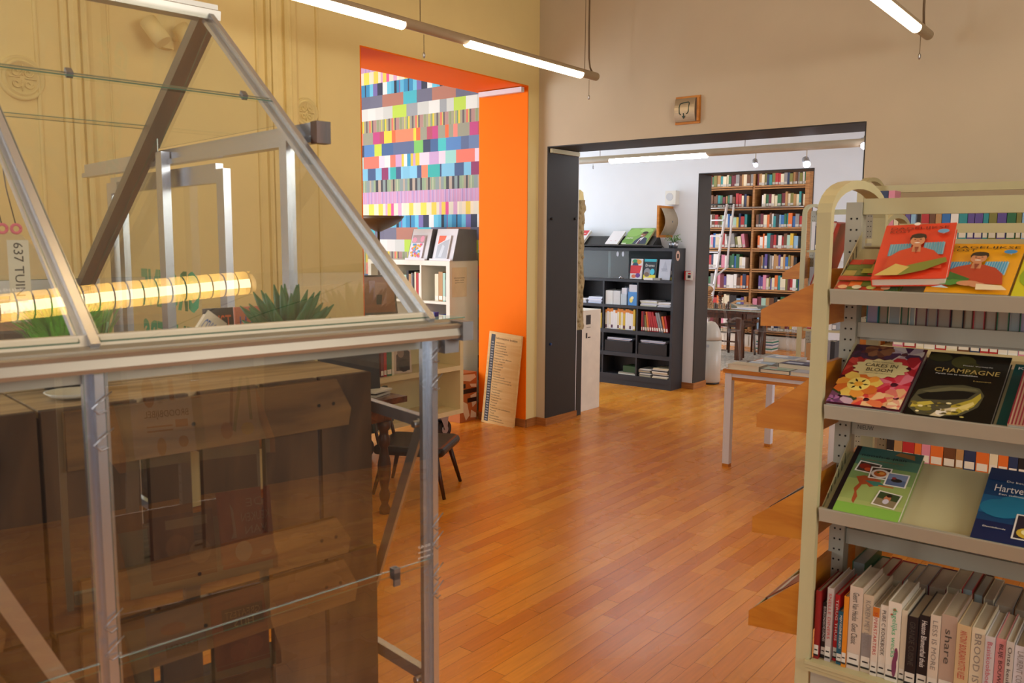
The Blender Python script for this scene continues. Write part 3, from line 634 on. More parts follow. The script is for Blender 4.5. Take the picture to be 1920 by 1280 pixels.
# old desk with turned legs
t = thing('desk', 'dark glossy desk with turned legs behind the crates', 'desk', (-4.0, 2.95, 0))
B('top', m_mahog, t, (-.395, .44, -.75, .52, .665, .70)); B('apron', m_mahog, t, (-.37, .39, -.70, .44, .56, .665))
LP = [(.030, 0), (.034, .03), (.02, .06), (.03, .09), (.034, .12), (.022, .15), (.026, .17), (.038, .24), (.040, .30), (.028, .36), (.022, .40), (.036, .42), (.036, .46), (.026, .48), (.026, .50), (.04, .52), (.04, .56)]
for lx in (-.36, .375):
    for ly in (-.68, .39):
        mb = MB(); mb.lathe(LP, (lx, ly, 0), 14); mb.build('leg', m_leg, t)
mb = MB(); mb.box(-.18, .18, -.02, .02, 0, .36); s_ = tag(mb.build('desk_screen', m_blacks, None, (-3.80, 3.24, .7025), (R(-6), 0, R(68))), 'black flat screen standing on the desk behind the crates', 'monitor')
for j, (dx, dy, rz, hh, c_, lb) in enumerate(((.22, 3.34, .3, .012, '#d8d3c6', 'loose white papers at the desk corner'), (.20, 3.33, .5, .012, '#2b2a2c', 'dark folder between the papers on the desk'), (.23, 3.345, .2, .010, '#e8e4da', 'white paper sheaf on top of the dark folder'))):
    mb = MB(); mb.col = hexc(c_); mb.box(-.12, .12, -.085, .085, 0, hh); tag(mb.build('paper_sheaf' if j != 1 else 'folder', m_print, None, (-4.0 + dx, dy + .0, .7015 + j * .0125), (0, 0, rz)), lb, 'papers')
# chair
t = thing('chair', 'dark chair with black padded seat and tapered wooden legs', 'chair', (-3.84, 3.83, 0), R(28))
mb = MB(); mb.prism([(-.23, -.22, .265), (.20, -.24, .265), (.235, -.2, .265), (.24, .2, .265), (.2, .235, .265), (-.23, .215, .265)], (0, 0, .062)); st = mb.build('seat', m_cham, t)
bv = st.modifiers.new('soft', 'BEVEL'); bv.width = .027; bv.segments = 3
for lx, ly in ((.19, -.18), (.19, .18), (-.19, -.17), (-.19, .17)):
    mb = MB(); mb.tube([(lx * .88, ly * .88, .275), (lx * 1.25, ly * 1.15, 0)], [.018, .011], 10); mb.build('leg', m_leg, t)
mb = MB(); mb.prism([(-.25, -.2, .40), (-.25, .2, .40), (-.29, .19, .64), (-.29, -.19, .64)], (.025, 0, 0)); bk = mb.build('backrest', m_velcro, t)
for ly in (-.15, .15):
    mb = MB(); mb.tube([(-.2, ly, .28), (-.24, ly, .45)], .012, 8); mb.build('back_post', m_leg, t)

# book cart on castors in the orange doorway
t = thing('book_cart', 'cream open bookcase on castors standing in the orange doorway', 'bookcase', (-4.97, 0, 0))
Y0, Y1 = 3.98, 5.15
B('side_panel', m_cream, t, (0, .35, Y1 - .038, Y1, .19, .985)); B('side_panel', m_cream, t, (0, .35, Y0, Y0 + .038, .19, .985))
B('top', m_cream, t, (0, .35, Y0 + .038, Y1 - .038, .945, .985)); B('shelf', m_cream, t, (0, .35, Y0 + .038, Y1 - .038, .555, .593)); B('bottom', m_cream, t, (0, .35, Y0 + .038, Y1 - .038, .19, .228))
B('back_panel', m_cream, t, (0, .012, Y0 + .038, Y1 - .038, .228, .945)); B('glass_top', plain('teal_glass', '#8fc4b4', .08), t, (-.01, .36, Y0 - .01, Y1 + .01, .986, .994))
for cx, cy in ((.29, 4.95), (.29, 4.1), (.06, 5.0), (.06, 4.1)):
    c_ = thing('caster_', 'x', 'x'); del c_['label']; del c_['category']; c_.name = 'caster'; c_.parent = t
    mb = MB(); mb.tube([(cx - .02, cy + .02, .075), (cx + .02, cy + .02, .075)], .075, 20); mb.build('wheel', m_black, c_)
    mb = MB(); mb.tube([(cx - .024, cy + .02, .075), (cx + .024, cy + .02, .075)], .036, 14); mb.build('hub', m_tin, c_)
    mb = MB(); mb.prism([(cx + .028, cy - .04, .185), (cx + .028, cy + .05, .185), (cx + .028, cy + .035, .075), (cx + .028, cy + .01, .07)], (.004, 0, 0)); mb.prism([(cx - .032, cy - .04, .185), (cx - .032, cy + .05, .185), (cx - .032, cy + .035, .075), (cx - .032, cy + .01, .07)], (.004, 0, 0)); mb.box(cx - .04, cx + .04, cy - .045, cy + .05, .18, .19); mb.build('fork', m_tin, c_)

# ---------------------------------------------------------------- book makers
def spine_book(name, mat, x, y, z, th, h, d, col, rz=0.0, tilt=0.0, page='#d9cfb8', lab=None, label='', group=None, cat='book', fore=False, parts=False, band=None):
    """a standing book: spine at local y=0, thickness along x"""
    mb = MB(); c = hexc(col); pg = hexc(page)
    mb.col = c; b = .0022 if th > .012 else .0012
    if fore:
        mb.box(0, b, 0, d, 0, h); mb.box(th - b, th, 0, d, 0, h); mb.box(b, th - b, d - b, d, 0, h); mb.col = pg; mb.box(b, th - b, .004, d - b, .003, h - .003)
    else:
        mb.box(0, b, 0, d, 0, h); mb.box(th - b, th, 0, d, 0, h); mb.box(b, th - b, 0, b, 0, h)
        if not parts: mb.col = pg; mb.box(b, th - b, b, d - .004, .003, h - .003)
    if lab and not parts:
        mb.col = hexc(lab); mb.poly([(th * .08, -.0006, h * .05), (th * .92, -.0006, h * .05), (th * .92, -.0006, h * .05 + min(.035, h * .2)), (th * .08, -.0006, h * .05 + min(.035, h * .2))])
    if band:
        mb.col = hexc(band); mb.poly([(.0, -.0007, h * .84), (th, -.0007, h * .84), (th, -.0007, h), (0, -.0007, h)])
    o = mb.build(name, mat, None, (x, y, z), (0, tilt, rz), fix=False)
    if label: tag(o, label, cat, group)
    if parts:
        mb = MB(); mb.col = pg; mb.box(b, th - b, b, d - .004, .004, h - .004); mb.build('pages', mat, o, fix=False)
        if lab:
            mb = MB(); mb.col = hexc(lab); q = min(.036, h * .16); z0 = h * .045; mb.poly([(th * .06, -.0008, z0), (th * .94, -.0008, z0), (th * .94, -.0008, z0 + q), (th * .06, -.0008, z0 + q)])
            mb.col = hexc('#222222'); mb.poly([(th * .2, -.0011, z0 + q * .5), (th * .8, -.0011, z0 + q * .5), (th * .8, -.0011, z0 + q * .62), (th * .2, -.0011, z0 + q * .62)])
            mb.poly([(th * .06, -.0011, z0), (th * .94, -.0011, z0), (th * .94, -.0011, z0 + q * .16), (th * .06, -.0011, z0 + q * .16)]); mb.build('spine_label', mat, o, fix=False)
    return o
PAL = [('dark blue', '#26365c'), ('red', '#b3282c'), ('cream', '#e2d8bc'), ('white', '#e8e6e4'), ('green', '#2f6b46'), ('teal', '#2c8c94'), ('brown', '#6b4226'), ('black', '#1e1d20'),
       ('orange', '#dd6f2a'), ('yellow', '#d8b53a'), ('grey', '#8d8b8c'), ('light blue', '#8db8dc'), ('purple', '#5b4a92'), ('pink', '#d98aa4'), ('tan', '#b58a58'), ('maroon', '#6d2230'), ('olive', '#7c7a3a'), ('mint', '#a8cfc0'), ('blue', '#2f6cb4')]
PD = dict(PAL)
NTH = ['first', 'second', 'third', 'fourth', 'fifth', 'sixth', 'seventh', 'eighth', 'ninth', 'tenth', '11th', '12th', '13th', '14th', '15th', '16th', '17th', '18th', '19th', '20th', '21st', '22nd', '23rd', '24th', '25th', '26th', '27th', '28th', '29th', '30th']
def flat_book(name, W, H, T, col, label, cat='book', group=None, page='#ddd6c4', mat=None):
    """a book lying on its back cover: x across, y up the cover, z out of the front cover"""
    mat = mat or m_gloss; c = hexc(col); mb = MB(); mb.col = c
    b = .002; mb.box(0, W, 0, H, 0, b); mb.box(0, W, 0, H, T - b, T); mb.box(0, b, 0, H, b, T - b)
    o = mb.build(name, mat, None, fix=False); tag(o, label, cat, group)
    mb = MB(); mb.col = hexc(page); mb.box(b, W - .003, .003, H - .003, b, T - b); mb.build('pages', mat, o, fix=False)
    return o, ((0, 0, T), (1, 0, 0), (0, 1, 0), (0, 0, 1))
def place(o, origin, xd, yd, lift=0.0):
    X = Vector(xd).normalized(); Y = Vector(yd).normalized(); N_ = X.cross(Y); m = Matrix((X, Y, N_)).transposed().to_4x4(); m.translation = Vector(origin) + N_ * lift
    o.matrix_world = m

# books on the cart shelf (spines facing +x: turn a standing book a quarter)
yy = 4.27
for i, (th, h, c_, lb) in enumerate(((.03, .24, 'maroon', 'maroon book with pale lettering, first on the cart shelf'), (.028, .27, 'red', 'red book second on the cart shelf'), (.05, .29, 'green', 'green book on the cart shelf'), (.022, .26, 'cream', 'thin cream book beside the green book on the cart'))):
    spine_book('book', m_print, -4.66, yy, .5935, th, h, .2, PD[c_], rz=R(90), lab='#e8e0d0', label=lb, group='books on the cart shelf'); yy += th + .002
o, fr = flat_book('picture_book', .17, .24, .012, '#cfb9a6', 'picture book with a dark photo leaning on the cart shelf', group='books on the cart shelf')
prints('cover_print', o, [('#3a3230', [(.03, .02), (.15, .02), (.16, .16), (.1, .22), (.04, .14)]), ('#8a7264', ell(.08, .16, .03, .04)), ('#1f1b1b', ell(.1, .06, .05, .05))], fr)
place(o, (-4.70, 4.425, .5945), (.25, 1, 0), (-.14, .035, 1))
# tilted screen and small things on the cart
t = thing('tablet_stand', 'tilted brown screen in black frame on the cart', 'screen', (-4.86, 4.46, .995), R(70))
fr_ = MB(); fr_.box(-.15, .15, 0, .02, .05, .36); a = fr_.build('frame', m_blacks, t); a.rotation_euler = (R(-14), 0, 0)
s_ = MB(); s_.box(-.135, .135, -.001, .0, .065, .345); b = s_.build('screen', woodm('brown_screen', '#7a4326', '#8f5533', (2, 30, 30), .15), a)
B('foot', m_blacks, t, (-.12, .12, -.05, .12, 0, .012)); mb = MB(); mb.bar((0, .06, .01), (0, .02, .2), .04, .012); mb.build('neck', m_blacks, t)
mb = MB(); mb.lathe([(.03, 0), (.045, .11), (.043, .11), (.028, .006)], n=16); tag(mb.build('plastic_cup', m_pglass, None, (-4.80, 4.83, .995)), 'clear plastic cup on the cart beside tilted screen', 'cup')
mb = MB(); mb.lathe([(.05, 0), (.065, .012), (.06, .03), (.02, .035), (.01, .05)], n=14); tag(mb.build('desk_bell', m_tin, None, (-4.72, 4.70, .995)), 'small shiny metal bell on the cart', 'bell')
t = thing('adhesive_holder', 'dark blue box on the cart beside white shelf', 'box', (-4.83, 5.0, .995), R(10))
B('body', plain('blue_card', '#2a2f86', .5), t, (-.045, .045, -.03, .03, 0, .03)); B('lid', plain('blue_card_lid', '#34399a', .5), t, (-.047, .047, -.032, .032, .03, .036))
# uplighter
t = thing('floor_lamp', 'bronze bowl uplighter floor lamp before the striped wallpaper', 'lamp', (-5.79, 5.3, 0))
mb = MB(); mb.lathe([(.14, 0), (.14, .02), (.02, .035)], n=24); mb.build('base', m_bronze, t)
mb = MB(); mb.tube([(0, 0, .03), (0, 0, 1.70)], .012, 10); mb.build('pole', m_bronze, t)
mb = MB(); mb.lathe([(.02, 1.69), (.05, 1.705), (.14, 1.745), (.205, 1.79), (.235, 1.832), (.228, 1.832), (.13, 1.76), (.03, 1.72)], n=32); mb.build('bowl', m_bronze, t)
# white cube shelf of the alcove
t = thing('cube_shelf', 'white cube bookcase against the striped wallpaper', 'bookcase', (0, 0, 0))
X0, X1, YF, YK, ZT = -6.31, -5.215, 5.63, 6.02, 1.43
B('side_panel', m_whiteu, t, (X1 - .045, X1, YF, YK, 0, ZT - .045)); B('side_panel', m_whiteu, t, (X0, X0 + .045, YF, YK, 0, ZT - .045)); B('top', m_whiteu, t, (X0, X1, YF, YK, ZT - .045, ZT))
for xd in (-5.945, -5.585): B('divider', m_whiteu, t, (xd - .01, xd + .01, YF, YK, .05, ZT - .045))
for zz in (.03, .375, .72, 1.045): B('shelf', m_whiteu, t, (X0 + .045, X1 - .045, YF + .001, YK, zz - .012, zz + .012))
B('back_panel', m_whiteu, t, (X0 + .01, X1 - .01, YK - .004, YK - .001, .01, ZT - .01))
nt = tag(B('notice_sheet', plain('peach_sheet', '#e4cfae', .6), None, (X1 + .0005, X1 + .0014, 5.66, 5.86, 1.10, 1.37)), 'pale peach notice stuck on the side of the white cube shelf', 'notice')
for j, ln in enumerate(('informatie boeken', '000-300', 'gedichten')): text('lettering', ln, m_ink, nt, (X1 + .002, 5.76, 1.275 - j * .022), (0, 1, 0), (0, 0, 1), .15 - .03 * (j > 0), .010)
bx = -5.855
for i, (th, h, c_) in enumerate(((.05, .23, 'mint'), (.028, .27, 'black'), (.03, .24, 'tan'), (.014, .25, 'grey'), (.022, .24, 'black'), (.02, .26, 'cream'), (.03, .25, 'red'), (.02, .25, 'white'), (.022, .24, 'grey'))):
    spine_book('book', m_print, bx, 5.66, 1.0585, th, h, .2, PD[c_], lab='#e6e2d8', label='%s book, %s in the upper middle cube of the white shelf' % (c_, NTH[i]), group='books in the white cube shelf'); bx += th + .003
bx = -5.43
for i, (th, h, c_) in enumerate(((.045, .25, 'cream'), (.05, .27, 'tan'), (.03, .26, 'mint'), (.018, .2, 'grey'), (.022, .21, 'tan'))):
    spine_book('book', m_print, bx, 5.66, 1.0585, th, h, .2, PD[c_], lab='#e6e2d8', label='%s book, %s in the upper cube beside the side panel' % (c_, NTH[i]), group='books in the white cube shelf'); bx += th + .003
tag(B('storage_box', plain('violet_box', '#3a3a9a', .5), None, (-5.42, -5.27, 5.68, 5.9, .7325, .93)), 'blue violet box in the lower cube of the white shelf', 'box')
# two sloped magazine holders on top
for j, (x0, x1, lb) in enumerate(((-5.79, -5.53, 'grey display holder with a flower print on the white shelf'), (-5.47, -5.205, 'grey display holder with a smoke print on the white shelf'))):
    h_ = thing('display_holder', lb, 'holder', (x0, 5.66, ZT + .001), 0, 'display holders on the white shelf'); W_ = x1 - x0
    mb = MB()
    for xx in (0, W_ - .006): mb = MB(); mb.prism([(xx, 0, 0), (xx, .33, 0), (xx, .33, .285), (xx, .085, .29)], (.006, 0, 0)); mb.build('side_plate', m_grey, h_)
    mb = MB(); mb.prism([(.006, 0, .004), (.006, .085, .29), (.006, .089, .29), (.006, .004, .004)], (W_ - .012, 0, 0)); mb.build('back_plate', m_whitem, h_)
    B('ledge', m_whitem, h_, (0, W_, -.03, .0, 0, .006), (0, W_, -.032, -.03, 0, .018))
    o, fr = flat_book('magazine', W_ * .62, .225, .012, '#e3dff0' if j == 0 else '#dfe3ec', ['flower patterned magazine in the holder by the lamp', 'grey and coral magazine in the holder by orange wall'][j], 'magazine', 'magazines in the grey holders')
    ww = W_ * .62; rs = random.Random(j + 4)
    if j == 0: pl = [('#b9a2ac', rc(0, .15, ww, .225)), ('#e7a2bc', ell(.03, .18, .03, .025)), ('#e7a2bc', ell(.13, .19, .025, .03))] + [(rs.choice(['#e05a86', '#5ab4d0', '#f0b04a', '#8a9ad8', '#e8788a']), ell(rs.uniform(.02, ww - .02), rs.uniform(.02, .14), .014, .012, 8)) for _ in range(30)]
    else: pl = [('#e8735a', [(.02, .14), (.10, .18), (.11, .222), (.02, .222)]), ('#b4bcc8', [(.02, .01), (ww - .01, .01), (ww - .01, .19), (.10, .17), (.02, .13)]), ('#cdd6e2', [(.05, .02), (.09, .02), (.11, .12), (.08, .14)])]
    prints('cover_print', o, pl, fr); place(o, (x0 + W_ * .16, 5.655, ZT + .0115), (1, 0, 0), (0, .085, .29), .002)
# cardboard box
t = thing('cardboard_box', 'orange brown box with white hands and black word labels', 'box', (-5.0, 0, 0))
B('body', m_card, t, (-.25, .05, 5.47, 5.70, 0.001, .44)); FX = (( .051, 5.47, 0.001), (0, 1, 0), (0, 0, 1), (1, 0, 0))
prints('print', t, [('#d9c2a4', [(.02, .38), (.14, .36), (.22, .39), (.2, .42), (.05, .43)]), ('#d9c2a4', [(.02, .20), (.1, .16), (.13, .05), (.08, .01), (.04, .1)]), ('#d9c2a4', [(.14, .23), (.22, .25), (.22, .15), (.17, .12)]), ('#d9c2a4', [(.15, .1), (.22, .06), (.22, .02), (.14, .03)]), ('#d9c2a4', [(.13, .34), (.22, .33), (.22, .30), (.15, .31)]),
    ('#1a1514', rc(.0, .305, .075, .345)), ('#1a1514', rc(.0, .255, .225, .295)), ('#1a1514', rc(.10, .17, .225, .21))], FX)
for s_, cx, cz, wd in (('ET', .03, .325, .04), ('ERRING', .12, .275, .18), ('GE', .15, .19, .07)): text('lettering', s_, m_inkw, t, (.0526, 5.47 + cx, cz), (0, 1, 0), (0, 0, 1), wd, .024)
# leaning board with the list of shelf numbers
t = thing('leaning_board', 'pale wooden board listing shelf numbers, leaning on the orange wall', 'sign', (-4.84, 5.636, .004))
t.rotation_euler = (R(-3.6), R(3.6), 0)
B('board', m_pale, t, (0, .36, -.001, .024, 0, .822))
B('number_strip', m_blackl, t, (.028, .073, -.0025, -.001, .02, .80))
rows = ['Algemeen', 'Godsdienst', 'Wetenschap', 'Psychologie', 'Maatschappij', 'Computers', 'Natuur en dieren', 'Het heelal', 'De aarde', 'De natuur', 'Planten', 'Dieren', 'De mens', 'Geneeskunde', 'Milieubescherming', 'Lichaamsverzorging', 'Sport', 'Koken', 'Voertuigen', 'Techniek', 'Landbouw', 'Huisdieren', 'Tekenen', 'Toneel', 'Kunst', 'Tekenen en schilderen', 'Muziek', 'Taal', 'Gedichten', 'Geschiedenis', 'Aardrijkskunde']
nums = ['000', '100', '150', '200', '300', '365', '380', '390', '400', '520', '550', '573', '582', '592', '600', '610', '614', '630', '636', '641', '645', '650', '656', '659', '700', '720', '730', '750', '780', '800', '900']
text('lettering', 'Informatieve boekjes', m_ink, t, (.088, -.0016, .755), (1, 0, 0), (0, 0, 1), .235, .026, 'L')
for i, r_ in enumerate(rows):
    zz = .728 - i * .0232
    text('lettering', r_, m_ink, t, (.086, -.0016, zz - .004), (1, 0, 0), (0, 0, 1), min(.012 * len(r_), .23), .0125, 'L'); text('number', nums[i], m_inkw, t, (.0505, -.0031, zz + .003), (1, 0, 0), (0, 0, 1), .027, .011)

# ------------------------------------------------------------------ the white passage
t = thing('black_bookcase', 'large black bookcase with open cubes against the white passage wall', 'bookcase', (0, 0, 0))
XS = [-6.06, -5.62, -5.176, -4.733, -4.29]; YF, YK, ZT = 8.16, 8.412, 1.545
ZS = [(.06, .119), (.326, .370), (.583, .627), (.874, .906), (1.168, 1.197)]
B('side_panel', m_blackl, t, (-4.318, -4.29, YF, YK, 0, ZT - .032)); B('side_panel', m_blackl, t, (-6.06, -6.02, YF, YK, 0, ZT - .032)); B('top', m_blackl, t, (-6.06, -4.29, YF, YK, ZT - .032, ZT))
for a, b in ZS: B('shelf', m_blackl, t, (-6.02, -4.318, YF + .002, YK, a, b))
for xd in XS[1:-1]: B('divider', m_blackl, t, (xd - .009, xd + .009, YF + .003, YK, .119, 1.168))
B('plinth', m_blackl, t, (-6.02, -4.318, YF + .006, YK, 0, .06)); B('back_panel', m_black, t, (-6.05, -4.3, YK - .004, YK - .001, .02, ZT - .02))
st = B('sticker', m_whiteu, t, (-4.2895, -4.2888, 8.2, 8.27, 1.40, 1.405)); bpy.data.objects.remove(st)
mb = MB(); mb.prism([(-4.2895, 8.235 + .045 * math.cos(a), 1.465 + .055 * math.sin(a)) for a in [i * .314 for i in range(20)]], (.001, 0, 0)); st = mb.build('oval_sticker', plain('pink_sticker', '#d6b6a4', .6), t)
mb = MB(); mb.box(-4.2885, -4.288, 8.215, 8.255, 1.44, 1.485); mb.build('sticker_print', m_ink, st)
gp = B('glass_door', m_caseglass, t, (-6.0, -5.10, YF + .02, YF + .024, 1.2, 1.51)); B('glass_door', m_caseglass, t, (-5.125, -4.86, YF + .010, YF + .014, 1.2, 1.51))
for xx in (-5.62, -5.0, -4.93):
    mb = MB(); mb.prism([(xx + .016 * math.cos(a), YF + .002, 1.475 + .028 * math.sin(a)) for a in [i * .5236 for i in range(12)]], (0, .008, 0)); mb.build('door_clip', m_tin, t)
mb = MB(); mb.tube([(-4.97, YF + .0, 1.205), (-4.95, YF, 1.225), (-4.93, YF, 1.205)], .008, 8); mb.build('lock', m_tin, t)
# face-out books in the top row
def standing_cover(name, x, y, z, W, H, T, col, pl, label, group, tilt=.14, texts=()):
    o, fr = flat_book(name, W, H, T, col, label, 'book', group); prints('cover_print', o, pl, fr)
    for s_, cx, cy, wd, ht, mt in texts: text('title', s_, mt, o, (cx, cy, T + .0022), (1, 0, 0), (0, 1, 0), wd, ht)
    place(o, (x, y, z), (1, 0, 0), (0, math.sin(tilt), math.cos(tilt))); return o
GF = 'face-out books in the black bookcase'
standing_cover('book', -4.862, 8.22, 1.1995, .15, .225, .018, '#e6e2e2', [('#d9333a', [(.0, .06), (.12, .06), (.14, .15), (0, .15)]), ('#e8a23c', ell(.075, .19, .06, .03)), ('#3fa06c', ell(.05, .20, .03, .02)), ('#2c4f6c', [(.02, .15), (.1, .15), (.08, .185), (.03, .18)]), ('#e8784a', ell(.05, .03, .03, .02)), ('#6a3a8a', ell(.10, .04, .03, .025))], 'white book with red and rainbow cover behind sliding glass edge', GF)
standing_cover('book', -4.690, 8.22, 1.1995, .15, .225, .022, '#1b2730', [('#39b6c6', rc(0, .195, .15, .225)), ('#e3d23a', rc(0, .0, .15, .05)), ('#8d8f96', ell(.045, .075, .042, .05)), ('#49c3da', ell(.108, .085, .028, .034)), ('#7a5f4a', ell(.04, .055, .03, .025))], 'dark book titled Drones with round pictures', GF, texts=(('Drones', .075, .155, .11, .03, m_inkw),))
standing_cover('book', -4.505, 8.22, 1.1995, .14, .225, .016, '#c6c9d4', [('#b3b7c4', [(.03, .09), (.07, .21), (.11, .09)]), ('#8f93a4', rc(.025, .115, .10, .122)), ('#8f93a4', rc(.04, .10, .09, .104))], 'pale grey book with faint triangle on the black bookcase', GF)
standing_cover('book', -4.415, 8.25, 1.1995, .09, .225, .018, '#1b2730', [('#39b6c6', rc(0, .185, .09, .225)), ('#e3d23a', rc(0, .0, .09, .03)), ('#d8d4cc', ell(.03, .08, .03, .03)), ('#8a3a6a', ell(.03, .12, .02, .02))], 'dark teal-topped book beside the bookcase side panel', GF)
for (x0, x1, c_, lb) in ((-4.66, -4.55, '#e8e6e2', 'white booklet lying before the Drones book'), (-4.545, -4.46, '#9a9890', 'grey booklet lying before the pale grey book')):
    mb = MB(); mb.col = hexc(c_); mb.box(x0, x1, 8.165, 8.205, 1.1975, 1.222); tag(mb.build('booklet', m_print), lb, 'booklet')
# loose stacks and files
def sheets(x0, x1, y0, y1, z, n, cols, label, grp, rs, name='magazine', hh=.012):
    for i in range(n):
        mb = MB(); mb.col = hexc(cols[i % len(cols)]); a = rs.uniform(-.012, .012); mb.box(x0 + a, x1 + a - rs.uniform(0, .012), y0 + rs.uniform(0, .01), y1, z + i * (hh + .0005), z + i * (hh + .0005) + hh)
        tag(mb.build(name, m_print), '%s, %s from below' % (label, NTH[i]), 'magazine', grp)
rs = random.Random(11)
WP = ['#e4e2e6', '#cfd2dc', '#ddd8cc', '#f0eef0']
sheets(-5.60, -5.42, 8.18, 8.39, .9065, 4, WP, 'white magazine lying behind the plaster relief', 'magazines in the black bookcase', rs)
sheets(-5.39, -5.20, 8.18, 8.39, .9065, 6, ['#cdd4ea', '#e4e6f0'], 'pale blue paper in the cube beside the pedestal', 'magazines in the black bookcase', rs)
sheets(-4.71, -4.50, 8.18, 8.39, .9065, 5, ['#d9d8c0', '#e4e2e6', '#cfd2dc'], 'magazine in the cube above red books', 'magazines in the black bookcase', rs)
sheets(-4.49, -4.325, 8.18, 8.39, .9065, 4, WP, 'white magazine beside the side panel above red books', 'magazines in the black bookcase', rs)
sheets(-4.70, -4.55, 8.18, 8.39, .1195, 7, ['#b8ac8c', '#8a8a86', '#d8d6cc', '#56606a'], 'old magazine in the lowest cube', 'magazines in the black bookcase', rs)
sheets(-4.53, -4.335, 8.17, 8.39, .1195, 9, ['#d9c9a4', '#e4dfd0', '#2e3038', '#c9c4b8'], 'old magazine in the lowest cube by the side panel', 'magazines in the black bookcase', rs)
sheets(-4.98, -4.76, 8.18, 8.39, .1195, 2, ['#d8d4c4', '#8f8a7a'], 'paper under the green box in the lowest cube', 'magazines in the black bookcase', rs)
mb = MB(); mb.box(-4.92, -4.76, 8.2, 8.38, .146, .215); tag(mb.build('green_box', plain('dark_green_card', '#2f4a24', .6)), 'dark green box in the lowest cube of the black bookcase', 'box')
def mag_file(x, c_, label, w_=.075, h0=.12, h1=.2, logo=False):
    f_ = thing('magazine_file', label, 'file', (x, 8.175, .9065), 0, 'magazine files in the black bookcase'); pm = plain('file_' + c_[1:], c_, .6)
    mb = MB(); mb.prism([(0, 0, 0), (0, .21, 0), (0, .21, h1), (0, .09, h1), (0, 0, h0)], (.003, 0, 0)); mb.prism([(w_ - .003, 0, 0), (w_ - .003, .21, 0), (w_ - .003, .21, h1), (w_ - .003, .09, h1), (w_ - .003, 0, h0)], (.003, 0, 0)); mb.box(.003, w_ - .003, 0, .003, 0, h0); mb.build('shell', pm, f_)
    mb = MB(); mb.col = hexc('#d9d8de'); mb.box(.006, w_ - .006, .01, .2, .003, h1 - .01); mb.build('papers', m_print, f_)
    if logo: prints('flower_print', f_, [('#e8d870', ell(.04, .06, .022, .03)), ('#f2ecc0', ell(.055, .085, .018, .018))], ((0, -.0004, 0), (1, 0, 0), (0, 0, 1), (0, -1, 0)))
mag_file(-5.155, '#d8d8d4', 'white magazine file in the cube above the yellow books', .095, .155, .165); mag_file(-5.055, '#cfd0d0', 'second white magazine file above the yellow books', .09, .155, .165)
mag_file(-4.955, '#b8c4cc', 'pale grey magazine file beside the blue file'); mag_file(-4.86, '#4f8fd0', 'blue magazine file with yellow flower in the black bookcase', .115, .15, .24, True)
# standing books in the black bookcase
bx = -5.60
for i in range(11):
    th = rs.uniform(.03, .042); spine_book('book', m_print, bx, 8.185, .6275, th, rs.uniform(.17, .2), .17, PD[rs.choice(['orange', 'yellow', 'orange', 'tan'])], page='#d98a2c', label='orange topped book behind the pedestal, %s in the cube' % NTH[i], group='orange books in the black bookcase'); bx += th + .001
bx = -5.16
for i in range(15):
    th = rs.uniform(.02, .03); c_ = rs.choice(['white', 'cream', 'yellow', 'white']) if i < 14 else 'yellow'
    if bx + th > -4.745: break
    spine_book('book', m_print, bx, 8.185, .6275, th, .225 + rs.uniform(-.01, .01), .17, PD[c_], lab='#efe9e4' if i % 3 else '#5a2f4a', band='#e0882c' if i not in (4, 14) else None, label='%s spined book with orange top, %s in the yellow cube' % (c_, NTH[i]), group='yellow and white books in the black bookcase'); bx += th + .001
bx = -4.69
for i, (c_, tl) in enumerate((('red', 0), ('maroon', .03), ('olive', .12), ('orange', .14), ('red', .16), ('red', .19), ('red', .2), ('red', .24), ('grey', .26), ('grey', .28), ('orange', .22), ('red', .2))):
    th = .022 if i else .016; h = .22 - (.04 if i in (2, 7, 10, 11) else 0)
    spine_book('book', m_print, bx + (.0 if tl == 0 else .0), 8.185, .6280, th, h, .17, PD[c_], lab='#e9d9cc', tilt=-tl, label='%s leaning book, %s in the red cube of the black bookcase' % (c_, NTH[i]), group='red books in the black bookcase'); bx += th * 1.05 + .006
# newspaper boxes
for j, (x0, x1, lb) in enumerate(((-5.155, -4.79, 'black box with newspapers below the yellow books'), (-4.715, -4.36, 'black box with newspapers below the red books'))):
    b_ = thing('newspaper_box', lb, 'box', (x0, 8.175, .3705), 0, 'newspaper boxes'); W_ = x1 - x0
    B('front', m_blacks, b_, (0, W_, 0, .006, 0, .125)); B('side', m_blacks, b_, (0, .006, .006, .22, 0, .14)); B('side', m_blacks, b_, (W_ - .006, W_, .006, .22, 0, .14)); B('back', m_blacks, b_, (.006, W_ - .006, .214, .22, 0, .14)); B('bottom', m_blacks, b_, (.006, W_ - .006, .006, .214, 0, .006))
    for q in range(6):
        mb = MB(); mb.col = hexc(['#c4cce0', '#30343c', '#d9c8c8', '#8f9fc4', '#e6e8f0', '#4a5060'][q]); a = rs.uniform(0, .02); mb.box(.012 + a, W_ - .012 - rs.uniform(0, .05), .012, .205, .118 + q * .008, .125 + q * .008); tag(mb.build('newspaper', m_print, None, (x0, 8.175, .3705)), 'folded newspaper %s from below in %s' % (NTH[q], 'the box under yellow books' if j == 0 else 'the box under red books'), 'newspaper', 'newspapers in the black boxes')
